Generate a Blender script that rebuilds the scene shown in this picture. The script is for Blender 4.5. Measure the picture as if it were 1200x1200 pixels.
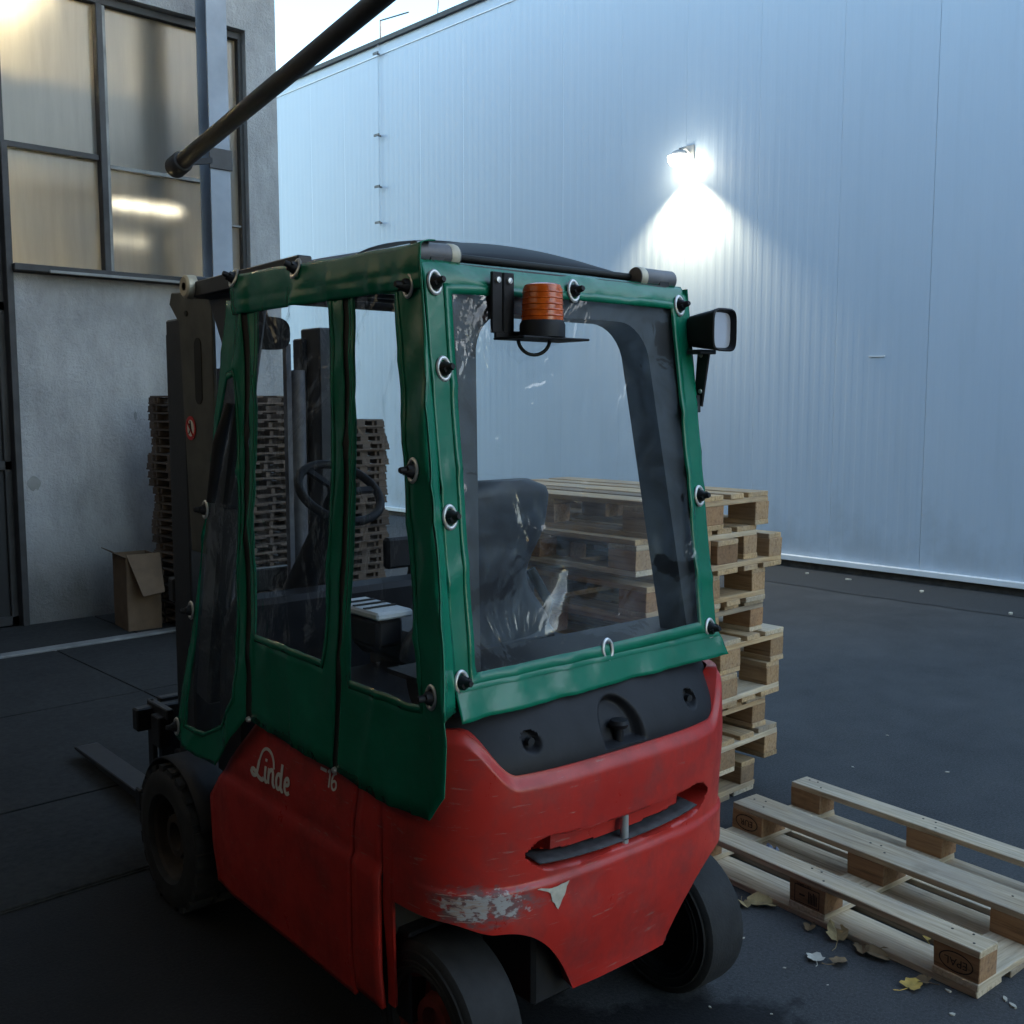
import bpy, bmesh, math, random
from math import sin, cos, pi, radians, sqrt, atan2
from mathutils import Vector, Matrix, noise

for o in list(bpy.data.objects):
    bpy.data.objects.remove(o)
random.seed(7)
SC = bpy.context.scene
COL = SC.collection

# ---------------------------------------------------------------- camera
cam_d = bpy.data.cameras.new('camera')
cam = bpy.data.objects.new('camera', cam_d)
COL.objects.link(cam)
cam_d.sensor_width = 36.0
cam_d.lens = 36.0 * 1228.0 / 1200.0
cam_d.clip_start = 0.05
cam_d.clip_end = 3000
cam.location = (0, 0, 1.72)
cam.rotation_euler = (radians(90) - math.atan(127 / 1228.0), 0, radians(-43))
SC.camera = cam

# ---------------------------------------------------------------- sky, sun, exposure
SUN_EL, SUN_ROT = radians(4.5), radians(132)
world = bpy.data.worlds.new('World')
SC.world = world
world.use_nodes = True
wn, wl = world.node_tree.nodes, world.node_tree.links
wn.clear()
w_out = wn.new('ShaderNodeOutputWorld')
w_bg = wn.new('ShaderNodeBackground')
w_sky = wn.new('ShaderNodeTexSky')
w_sky.sky_type = 'NISHITA'
w_sky.sun_disc = False
w_sky.sun_elevation = SUN_EL
w_sky.sun_rotation = SUN_ROT
w_sky.air_density = 1.0
w_sky.dust_density = 1.0
w_sky.ozone_density = 1.9
w_tc = wn.new('ShaderNodeTexCoord')
w_no = wn.new('ShaderNodeTexNoise')
w_no.inputs['Scale'].default_value = 2.2
w_no.inputs['Detail'].default_value = 6
w_map = wn.new('ShaderNodeMapping')
w_map.inputs['Scale'].default_value = (1, 1, 4)
w_rmp = wn.new('ShaderNodeValToRGB')
w_rmp.color_ramp.elements[0].position = 0.42
w_rmp.color_ramp.elements[1].position = 0.72
w_rmp.color_ramp.elements[0].color = (0, 0, 0, 1)
w_rmp.color_ramp.elements[1].color = (.5, .5, .5, 1)
w_mix = wn.new('ShaderNodeMixRGB')
w_hsv = wn.new('ShaderNodeHueSaturation')
w_hsv.inputs['Saturation'].default_value = 0.35
w_hsv.inputs['Value'].default_value = 1.25
wl.new(w_tc.outputs['Generated'], w_map.inputs['Vector'])
wl.new(w_map.outputs['Vector'], w_no.inputs['Vector'])
wl.new(w_no.outputs['Fac'], w_rmp.inputs['Fac'])
wl.new(w_rmp.outputs['Color'], w_mix.inputs['Fac'])
wl.new(w_sky.outputs['Color'], w_hsv.inputs['Color'])
wl.new(w_sky.outputs['Color'], w_mix.inputs['Color1'])
wl.new(w_hsv.outputs['Color'], w_mix.inputs['Color2'])
wl.new(w_mix.outputs['Color'], w_bg.inputs['Color'])
w_bg.inputs['Strength'].default_value = 0.15
wl.new(w_bg.outputs['Background'], w_out.inputs['Surface'])

sun_d = bpy.data.lights.new('sun', 'SUN')
sun = bpy.data.objects.new('sun', sun_d)
COL.objects.link(sun)
sun_d.energy = 0.15
sun_d.angle = radians(25)
sun_d.color = (1.0, 0.93, 0.88)
# sun direction: azimuth as the sky's sun_rotation (clockwise from +Y), low over the roofs
_sd = Vector((sin(SUN_ROT) * cos(SUN_EL), cos(SUN_ROT) * cos(SUN_EL), sin(SUN_EL)))
sun.rotation_euler = (-_sd).to_track_quat('-Z', 'Y').to_euler()
sun.location = (20, -9, 6)

SC.view_settings.view_transform = 'Standard'
SC.view_settings.look = 'None'
SC.view_settings.gamma = 1.0
SC.view_settings.exposure = 3.47
SC.cycles.max_bounces = 10
SC.cycles.transparent_max_bounces = 24
SC.cycles.sample_clamp_indirect = 4.0

# ---------------------------------------------------------------- materials
MATS = {}


def nd(nt, t, **k):
    n = nt.nodes.new(t)
    for a, b in k.items():
        setattr(n, a, b)
    return n


def base_mat(name):
    m = bpy.data.materials.new(name)
    m.use_nodes = True
    nt = m.node_tree
    p = nt.nodes['Principled BSDF']
    MATS[name] = m
    return m, nt, p


def ramp(nt, fac, stops):
    r = nd(nt, 'ShaderNodeValToRGB')
    el = r.color_ramp.elements
    while len(el) < len(stops):
        el.new(0.5)
    for e, (pos, c) in zip(el, stops):
        e.position = pos
        e.color = tuple(c) + (1,) if len(c) == 3 else c
    nt.links.new(fac, r.inputs['Fac'])
    return r.outputs['Color']


def noise_tex(nt, scale, detail=4, rough=.55, mapscale=None, coord='Object', distort=0, w=None):
    tc = nd(nt, 'ShaderNodeTexCoord')
    n = nd(nt, 'ShaderNodeTexNoise')
    n.inputs['Scale'].default_value = scale
    n.inputs['Detail'].default_value = detail
    n.inputs['Roughness'].default_value = rough
    n.inputs['Distortion'].default_value = distort
    src = tc.outputs[coord]
    if mapscale:
        mp = nd(nt, 'ShaderNodeMapping')
        mp.inputs['Scale'].default_value = mapscale
        nt.links.new(src, mp.inputs['Vector'])
        src = mp.outputs['Vector']
    nt.links.new(src, n.inputs['Vector'])
    return n.outputs['Fac']


def mix(nt, fac, a, b, mode='MIX'):
    m = nd(nt, 'ShaderNodeMixRGB', blend_type=mode)
    for s, v in ((m.inputs['Fac'], fac), (m.inputs['Color1'], a), (m.inputs['Color2'], b)):
        if hasattr(v, 'is_output'):
            nt.links.new(v, s)
        elif isinstance(v, (int, float)):
            s.default_value = v
        else:
            s.default_value = tuple(v) + (1,) if len(v) == 3 else v
    return m.outputs['Color']


def bump(nt, p, h, strength=.3, dist=.01):
    b = nd(nt, 'ShaderNodeBump')
    b.inputs['Strength'].default_value = strength
    b.inputs['Distance'].default_value = dist
    nt.links.new(h, b.inputs['Height'])
    nt.links.new(b.outputs['Normal'], p.inputs['Normal'])


def simple(name, col, rough=.5, metal=0, var=.25, scale=8, bmp=0, coat=0, spec=None):
    m, nt, p = base_mat(name)
    n = noise_tex(nt, scale, 5)
    c0 = [c * (1 - var) for c in col]
    c1 = [min(1, c * (1 + var)) for c in col]
    nt.links.new(ramp(nt, n, [(.3, c0), (.7, c1)]), p.inputs['Base Color'])
    p.inputs['Roughness'].default_value = rough
    p.inputs['Metallic'].default_value = metal
    p.inputs['Coat Weight'].default_value = coat
    if spec is not None:
        p.inputs['Specular IOR Level'].default_value = spec
    if bmp:
        bump(nt, p, noise_tex(nt, scale * 6, 4), bmp, .004)
    return m


def make_materials():
    simple('dark_metal', (.018, .018, .02), .45, 0, .3, 14, .1)
    simple('black_plastic', (.012, .012, .015), .58, 0, .3, 10, .12, 0, .3)
    simple('black_rubber', (.016, .016, .017), .8, 0, .35, 20, .3)
    simple('seat_vinyl', (.02, .022, .03), .55, 0, .3, 12, .2)
    simple('mast_steel', (.085, .085, .07), .5, .3, .35, 7, .15)
    simple('ring_metal', (.55, .56, .56), .35, .6, .15, 30)
    simple('roller_face', (.5, .46, .36), .5, .2, .25, 20)
    simple('roller_grey', (.12, .12, .13), .5, .2, .3, 16)
    simple('rim_red', (.16, .022, .015), .6, 0, .4, 16, .2)
    simple('rim_rust', (.028, .02, .015), .75, 0, .5, 18, .3)
    simple('white_paint', (.62, .62, .6), .55, 0, .12, 20)
    simple('red_paint_sign', (.5, .03, .03), .5, 0, .1, 20)
    simple('sign_black', (.02, .02, .02), .6)
    simple('zip_black', (.006, .007, .007), .7)
    simple('ink', (.035, .022, .016), .9, 0, .3, 60)
    simple('orange_cap', (.35, .05, .008), .35)
    simple('light_plate', (.55, .6, .66), .4, 0, .1, 10)
    simple('cardboard', (.13, .085, .05), .85, 0, .2, 8, .1)
    simple('white_trim', (.72, .74, .76), .45, 0, .08, 3)
    simple('plinth', (.035, .032, .03), .9, 0, .6, 12, .5)
    simple('window_frame', (.025, .025, .026), .6, 0, .4, 8, .2)
    simple('sill_metal', (.2, .2, .19), .6, .2, .3, 6, .2)
    simple('post_paint', (.23, .26, .30), .55, .1, .2, 3, .15)
    simple('pipe_black', (.012, .012, .013), .6, .2, .3, 6, .2)
    simple('door_black', (.008, .009, .011), .6, 0, .3, 3, .1)
    simple('room_wall', (.55, .5, .4), .8, 0, .1, 2)
    simple('room_grey', (.16, .17, .19), .8, 0, .1, 2)
    simple('leaf_tan', (.36, .26, .12), .75, 0, .3, 40)
    simple('leaf_yellow', (.45, .29, .06), .7, 0, .3, 40)
    simple('leaf_brown', (.17, .11, .055), .8, 0, .3, 40)
    simple('chip_pale', (.5, .46, .38), .8, 0, .2, 40)
    simple('wrap_film', (.2, .23, .32), .35, 0, .3, 20)
    simple('shade_wing_dark', (.05, .052, .058), .8, 0, .3, 2, .1)  # kept dark so the added wing bounces little light
    simple('slot_dust', (.055, .055, .06), .9, 0, .4, 30, .2)
    simple('nail_steel', (.05, .042, .038), .6, .4, .3, 60)
    simple('lamp_housing', (.3, .31, .32), .5, .3, .2, 8)

    # ---- asphalt
    m, nt, p = base_mat('asphalt')
    big = noise_tex(nt, .35, 5, .6)
    fine = noise_tex(nt, 90, 3, .7)
    mid = noise_tex(nt, 3.0, 6, .65)
    c = ramp(nt, big, [(.4, (.046, .047, .050)), (.6, (.088, .088, .090))])
    c = mix(nt, .5, c, ramp(nt, mid, [(.3, (.030, .031, .033)), (.72, (.088, .088, .089))]))
    c = mix(nt, .3, c, ramp(nt, fine, [(.35, (.008, .008, .009)), (.7, (.11, .11, .11))]))
    agg = noise_tex(nt, 260, 2, .5)
    c = mix(nt, ramp(nt, agg, [(.62, (0, 0, 0)), (.68, (.6, .6, .6))]), c, (.16, .155, .15))
    # noise-edged darkening that paints in the shade on the left of the yard
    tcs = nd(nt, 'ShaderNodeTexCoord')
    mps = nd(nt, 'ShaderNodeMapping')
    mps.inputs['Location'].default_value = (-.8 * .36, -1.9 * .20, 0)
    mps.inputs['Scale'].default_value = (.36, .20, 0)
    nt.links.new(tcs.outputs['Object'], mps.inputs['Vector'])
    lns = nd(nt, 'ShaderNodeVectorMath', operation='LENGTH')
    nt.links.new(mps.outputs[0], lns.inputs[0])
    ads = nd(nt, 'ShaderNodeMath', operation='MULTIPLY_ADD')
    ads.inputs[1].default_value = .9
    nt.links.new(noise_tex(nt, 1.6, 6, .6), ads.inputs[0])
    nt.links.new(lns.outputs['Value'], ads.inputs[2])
    shade_msk = ramp(nt, ads.outputs[0], [(.95, (1, 1, 1)), (1.35, (0, 0, 0))])
    c = mix(nt, shade_msk, c, (.26, .26, .27), 'MULTIPLY')
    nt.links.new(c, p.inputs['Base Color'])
    p.inputs['Roughness'].default_value = .8
    p.inputs['Specular IOR Level'].default_value = .22
    bump(nt, p, fine, .5, .006)
    # ---- dark repair strip
    m, nt, p = base_mat('asphalt_dark')
    fine = noise_tex(nt, 60, 4, .7)
    nt.links.new(ramp(nt, fine, [(.3, (.018, .019, .021)), (.75, (.046, .047, .049))]), p.inputs['Base Color'])
    p.inputs['Roughness'].default_value = .9
    bump(nt, p, fine, .5, .008)
    # ---- concrete slabs
    m, nt, p = base_mat('concrete')
    a = noise_tex(nt, 1.2, 6, .65)
    b = noise_tex(nt, 30, 4, .7)
    c = ramp(nt, a, [(.3, (.014, .0145, .015)), (.7, (.030, .030, .029))])
    c = mix(nt, .35, c, ramp(nt, b, [(.3, (.016, .016, .016)), (.7, (.06, .06, .056))]))
    nt.links.new(c, p.inputs['Base Color'])
    p.inputs['Roughness'].default_value = .85
    p.inputs['Specular IOR Level'].default_value = .15
    bump(nt, p, b, .35, .005)
    # ---- rendered facade
    m, nt, p = base_mat('render_wall')
    a = noise_tex(nt, .9, 7, .65)
    b = noise_tex(nt, 55, 4, .7)
    s = noise_tex(nt, 3.0, 8, .68, (1, 1, .45))
    c = ramp(nt, a, [(.25, (.24, .24, .24)), (.75, (.45, .445, .43))])
    c = mix(nt, .5, c, ramp(nt, s, [(.3, (.15, .15, .145)), (.62, (.45, .445, .44))]))
    # blotches, darker towards the foot of the wall
    tc = nd(nt, 'ShaderNodeTexCoord')
    sx = nd(nt, 'ShaderNodeSeparateXYZ')
    nt.links.new(tc.outputs['Object'], sx.inputs[0])
    mp = nd(nt, 'ShaderNodeMapRange')
    mp.inputs['From Min'].default_value = 0
    mp.inputs['From Max'].default_value = 1.1
    mp.inputs['To Min'].default_value = .45
    mp.inputs['To Max'].default_value = -.35
    nt.links.new(sx.outputs['Z'], mp.inputs['Value'])
    ad = nd(nt, 'ShaderNodeMath', operation='ADD')
    nt.links.new(mp.outputs[0], ad.inputs[0])
    nt.links.new(s, ad.inputs[1])
    g = ramp(nt, ad.outputs[0], [(.45, (0, 0, 0)), (.85, (.8, .8, .8))])
    c = mix(nt, g, c, (.10, .098, .09))
    nt.links.new(c, p.inputs['Base Color'])
    p.inputs['Roughness'].default_value = .9
    bump(nt, p, noise_tex(nt, 28, 6, .75), .9, .02)
    # ---- sandwich panel
    m, nt, p = base_mat('panel_white')
    a = noise_tex(nt, .5, 5, .6, (1, 1, .3))
    c = ramp(nt, a, [(.3, (.42, .50, .595)), (.7, (.465, .545, .635))])
    s = noise_tex(nt, 5, 6, .6, (1, 1.2, .12))
    c = mix(nt, ramp(nt, s, [(.55, (0, 0, 0)), (.8, (.25, .25, .25))]), c, (.33, .40, .46))
    tcw = nd(nt, 'ShaderNodeTexCoord')
    sxw = nd(nt, 'ShaderNodeSeparateXYZ')
    nt.links.new(tcw.outputs['Object'], sxw.inputs[0])
    mrw = nd(nt, 'ShaderNodeMapRange')
    mrw.inputs['From Min'].default_value = .1
    mrw.inputs['From Max'].default_value = 1.3
    mrw.inputs['To Min'].default_value = .30
    mrw.inputs['To Max'].default_value = -.10
    nt.links.new(sxw.outputs['Z'], mrw.inputs['Value'])
    adw = nd(nt, 'ShaderNodeMath', operation='ADD')
    nt.links.new(mrw.outputs[0], adw.inputs[0])
    nt.links.new(noise_tex(nt, 2.5, 7, .65), adw.inputs[1])
    c = mix(nt, ramp(nt, adw.outputs[0], [(.60, (0, 0, 0)), (.88, (.4, .4, .4))]), c, (.29, .32, .35))
    oi = nd(nt, 'ShaderNodeObjectInfo')
    c = mix(nt, 1.0, c, ramp(nt, oi.outputs['Random'], [(0, (.985, .985, .985)), (1, (1, 1, 1))]), 'MULTIPLY')
    nt.links.new(c, p.inputs['Base Color'])
    p.inputs['Roughness'].default_value = .5
    # ---- pallet wood (grain along the piece's own X), two tones
    for nm, la, lb, ga in (('wood_board', (.48, .31, .155), (.66, .47, .27), .45),
                           ('wood_grey', (.54, .415, .275), (.74, .61, .44), .45),
                           ('wood_block', (.40, .24, .12), (.54, .35, .19), .3),
                           ('wood_chipblock', (.34, .185, .09), (.45, .26, .13), .2),
                           ('wood_dark', (.09, .06, .042), (.15, .105, .075), .4)):
        m, nt, p = base_mat(nm)
        oi = nd(nt, 'ShaderNodeObjectInfo')
        tc = nd(nt, 'ShaderNodeTexCoord')
        off = nd(nt, 'ShaderNodeVectorMath', operation='ADD')
        sc_ = nd(nt, 'ShaderNodeVectorMath', operation='SCALE')
        sc_.inputs['Scale'].default_value = 37.0
        cb = nd(nt, 'ShaderNodeCombineXYZ')
        for i in range(3):
            nt.links.new(oi.outputs['Random'], cb.inputs[i])
        nt.links.new(cb.outputs[0], sc_.inputs[0])
        nt.links.new(tc.outputs['Object'], off.inputs[0])
        nt.links.new(sc_.outputs[0], off.inputs[1])

        def ntex(scale, ms, detail=5):
            mpn = nd(nt, 'ShaderNodeMapping')
            mpn.inputs['Scale'].default_value = ms
            nt.links.new(off.outputs[0], mpn.inputs['Vector'])
            n = nd(nt, 'ShaderNodeTexNoise')
            n.inputs['Scale'].default_value = scale
            n.inputs['Detail'].default_value = detail
            n.inputs['Roughness'].default_value = .62
            nt.links.new(mpn.outputs[0], n.inputs['Vector'])
            return n.outputs['Fac']
        grain = ntex(9, (.5, 9, 9))
        blot = ntex(5, (.7, 2, 2))
        c = ramp(nt, grain, [(.3, tuple(k * .55 for k in la)), (.42, la), (.7, lb)])
        grey = ramp(nt, blot, [(.4, (0, 0, 0)), (.72, (ga, ga, ga))])
        c = mix(nt, grey, c, tuple(sum(la) / 3 * k for k in (.85, .8, .76)))
        stain = ramp(nt, ntex(3, (1, 1.5, 1.5), 7), [(.60, (0, 0, 0)), (.74, (.65, .65, .65))])
        c = mix(nt, stain, c, tuple(k * .35 for k in la))
        br = ramp(nt, oi.outputs['Random'], [(0, (.52, .50, .49)), (.3, (.85, .83, .80)), (1, (1.0, .99, .97))])
        c = mix(nt, 1.0, c, br, 'MULTIPLY')
        nt.links.new(c, p.inputs['Base Color'])
        p.inputs['Roughness'].default_value = .8
        bump(nt, p, grain, .35, .004)
    # ---- forklift red paint with scrapes
    m, nt, p = base_mat('red_paint')
    a = noise_tex(nt, 3.5, 6, .6)
    c = ramp(nt, a, [(.3, (.40, .022, .016)), (.7, (.50, .032, .022))])
    d = noise_tex(nt, 9, 7, .7, (1, 1, .8))
    c = mix(nt, ramp(nt, d, [(.46, (0, 0, 0)), (.74, (.7, .7, .7))]), c, (.17, .032, .030))
    tc = nd(nt, 'ShaderNodeTexCoord')

    def blob(cx, cy, cz, r, sy=1, sz=1):
        mp = nd(nt, 'ShaderNodeMapping')
        mp.inputs['Location'].default_value = (-cx, -cy * sy, -cz * sz)
        mp.inputs['Scale'].default_value = (1, sy, sz)
        nt.links.new(tc.outputs['Object'], mp.inputs['Vector'])
        ln = nd(nt, 'ShaderNodeVectorMath', operation='LENGTH')
        nt.links.new(mp.outputs[0], ln.inputs[0])
        mr = nd(nt, 'ShaderNodeMapRange')
        mr.inputs['From Min'].default_value = 0
        mr.inputs['From Max'].default_value = r
        mr.inputs['To Min'].default_value = 1
        mr.inputs['To Max'].default_value = 0
        nt.links.new(ln.outputs['Value'], mr.inputs['Value'])
        return mr.outputs[0]
    # scraped zone low on the left rear corner
    zone = blob(-.15, .42, .560, .26, .85, 2.4)
    sc1 = noise_tex(nt, 26, 6, .68, (1, 1, 2.2))
    mu = nd(nt, 'ShaderNodeMath', operation='MULTIPLY')
    nt.links.new(zone, mu.inputs[0])
    nt.links.new(sc1, mu.inputs[1])
    msk = ramp(nt, mu.outputs[0], [(.26, (0, 0, 0)), (.38, (.85, .85, .85))])
    c = mix(nt, msk, c, (.13, .105, .105))
    sp = noise_tex(nt, 38, 5, .6, (1, 1, 1.6))
    mu2 = nd(nt, 'ShaderNodeMath', operation='MULTIPLY')
    nt.links.new(zone, mu2.inputs[0])
    nt.links.new(sp, mu2.inputs[1])
    c = mix(nt, ramp(nt, mu2.outputs[0], [(.36, (0, 0, 0)), (.41, (.9, .9, .9))]), c, (.42, .41, .40))
    ln = noise_tex(nt, 30, 3, .5, (1, .35, 9), distort=.6)
    mu3 = nd(nt, 'ShaderNodeMath', operation='MULTIPLY')
    zone2 = blob(-.12, .46, .56, .30, .8, 1.8)
    nt.links.new(zone2, mu3.inputs[0])
    nt.links.new(ln, mu3.inputs[1])
    c = mix(nt, ramp(nt, mu3.outputs[0], [(.47, (0, 0, 0)), (.49, (.8, .8, .8))]), c, (.40, .30, .25))
    # a few hairline scratches and chips over the rear
    sc2 = noise_tex(nt, 14, 8, .75, (1, .5, 7))
    msk2 = ramp(nt, sc2, [(.615, (0, 0, 0)), (.64, (.55, .55, .55))])
    c = mix(nt, msk2, c, (.34, .20, .17))
    nt.links.new(c, p.inputs['Base Color'])
    rr = ramp(nt, d, [(.3, (.24, .24, .24)), (.75, (.60, .60, .60))])
    nt.links.new(rr, p.inputs['Roughness'])
    bump(nt, p, noise_tex(nt, 40, 4), .08, .003)
    # ---- green tarpaulin
    m, nt, p = base_mat('green_pvc')
    a = noise_tex(nt, 5, 5, .6)
    nt.links.new(ramp(nt, a, [(.3, (.002, .125, .068)), (.7, (.004, .165, .092))]), p.inputs['Base Color'])
    p.inputs['Roughness'].default_value = .27
    p.inputs['Specular IOR Level'].default_value = .45
    bump(nt, p, noise_tex(nt, 11, 3, .5), .28, .012)
    # ---- clear film
    m = bpy.data.materials.new('clear_film')
    MATS['clear_film'] = m
    m.use_nodes = True
    nt = m.node_tree
    nt.nodes.clear()
    out = nd(nt, 'ShaderNodeOutputMaterial')
    tr = nd(nt, 'ShaderNodeBsdfTransparent')
    tr.inputs['Color'].default_value = (.90, .92, .93, 1)
    gl = nd(nt, 'ShaderNodeBsdfGlossy')
    gl.inputs['Roughness'].default_value = .09
    df = nd(nt, 'ShaderNodeBsdfDiffuse')
    df.inputs['Color'].default_value = (.33, .35, .37, 1)
    lw = nd(nt, 'ShaderNodeLayerWeight')
    pw = nd(nt, 'ShaderNodeMath', operation='POWER')
    pw.inputs[1].default_value = 5.0
    nt.links.new(lw.outputs['Facing'], pw.inputs[0])
    fr = nd(nt, 'ShaderNodeMath', operation='MULTIPLY_ADD')
    fr.inputs[1].default_value = .9
    pt = nd(nt, 'ShaderNodeMapRange')
    pt.inputs['From Min'].default_value = .35
    pt.inputs['From Max'].default_value = .75
    pt.inputs['To Min'].default_value = .02
    pt.inputs['To Max'].default_value = .11
    nt.links.new(noise_tex(nt, 4.5, 5, .6, distort=1.5), pt.inputs['Value'])
    nt.links.new(pt.outputs[0], fr.inputs[2])
    nt.links.new(pw.outputs[0], fr.inputs[0])
    bp = nd(nt, 'ShaderNodeBump')
    bp.inputs['Strength'].default_value = .5
    bp.inputs['Distance'].default_value = .05
    nt.links.new(noise_tex(nt, 4.0, 4, .5, distort=.8), bp.inputs['Height'])
    nt.links.new(bp.outputs['Normal'], gl.inputs['Normal'])
    nt.links.new(bp.outputs['Normal'], lw.inputs['Normal'])
    m1 = nd(nt, 'ShaderNodeMixShader')
    nt.links.new(fr.outputs[0], m1.inputs[0])
    nt.links.new(tr.outputs[0], m1.inputs[1])
    nt.links.new(gl.outputs[0], m1.inputs[2])
    m2 = nd(nt, 'ShaderNodeMixShader')
    hz = ramp(nt, noise_tex(nt, 6, 6, .65), [(.35, (.002, .002, .002)), (.8, (.035, .035, .035))])
    nt.links.new(hz, m2.inputs[0])
    nt.links.new(m1.outputs[0], m2.inputs[1])
    nt.links.new(df.outputs[0], m2.inputs[2])
    nt.links.new(m2.outputs[0], out.inputs['Surface'])
    # ---- frosted dirty factory glazing
    m = bpy.data.materials.new('frosted_pane')
    MATS['frosted_pane'] = m
    m.use_nodes = True
    nt = m.node_tree
    nt.nodes.clear()
    out = nd(nt, 'ShaderNodeOutputMaterial')
    rf = nd(nt, 'ShaderNodeBsdfRefraction')
    rf.inputs['IOR'].default_value = 1.18
    rf.inputs['Roughness'].default_value = .55
    rf.inputs['Color'].default_value = (.8, .8, .78, 1)
    df = nd(nt, 'ShaderNodeBsdfDiffuse')
    df.inputs['Color'].default_value = (.24, .235, .22, 1)
    gl = nd(nt, 'ShaderNodeBsdfGlossy')
    gl.inputs['Roughness'].default_value = .18
    m1 = nd(nt, 'ShaderNodeMixShader')
    st = ramp(nt, noise_tex(nt, 3, 6, .6, (3, 1, .3)), [(.3, (.15, .15, .15)), (.7, (.4, .4, .4))])
    nt.links.new(st, m1.inputs[0])
    nt.links.new(rf.outputs[0], m1.inputs[1])
    nt.links.new(df.outputs[0], m1.inputs[2])
    m2 = nd(nt, 'ShaderNodeMixShader')
    m2.inputs[0].default_value = .04
    nt.links.new(m1.outputs[0], m2.inputs[1])
    nt.links.new(gl.outputs[0], m2.inputs[2])
    nt.links.new(m2.outputs[0], out.inputs['Surface'])
    # ---- tinted roof panel
    m, nt, p = base_mat('roof_tint')
    p.inputs['Base Color'].default_value = (.012, .013, .016, 1)
    p.inputs['Roughness'].default_value = .55
    p.inputs['Specular IOR Level'].default_value = .15
    # ---- beacon lens
    m, nt, p = base_mat('amber_lens')
    n = noise_tex(nt, 60, 2)
    nt.links.new(ramp(nt, n, [(.3, (.55, .085, .008)), (.7, (.75, .14, .015))]), p.inputs['Base Color'])
    p.inputs['Roughness'].default_value = .22
    p.inputs['Transmission Weight'].default_value = .25
    # ---- work-light glass
    m, nt, p = base_mat('lens_glass')
    p.inputs['Base Color'].default_value = (.55, .55, .6, 1)
    p.inputs['Roughness'].default_value = .2
    p.inputs['Metallic'].default_value = .4
    # ---- emitters
    for nm, col, st in (('lamp_glow', (1, .93, .72), 2.5), ('tube_glow', (1, .84, .52), 17.0), ('added_glow_pane', (1, .86, .60), .09), ('tube_near', (1, .9, .68), 1.1), ('tube_dim', (1, .9, .68), .3)):
        m = bpy.data.materials.new(nm)
        MATS[nm] = m
        m.use_nodes = True
        nt = m.node_tree
        nt.nodes.clear()
        out = nd(nt, 'ShaderNodeOutputMaterial')
        e = nd(nt, 'ShaderNodeEmission')
        e.inputs['Color'].default_value = col + (1,)
        e.inputs['Strength'].default_value = st
        nt.links.new(e.outputs[0], out.inputs['Surface'])


make_materials()

# ---------------------------------------------------------------- mesh helpers


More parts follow.
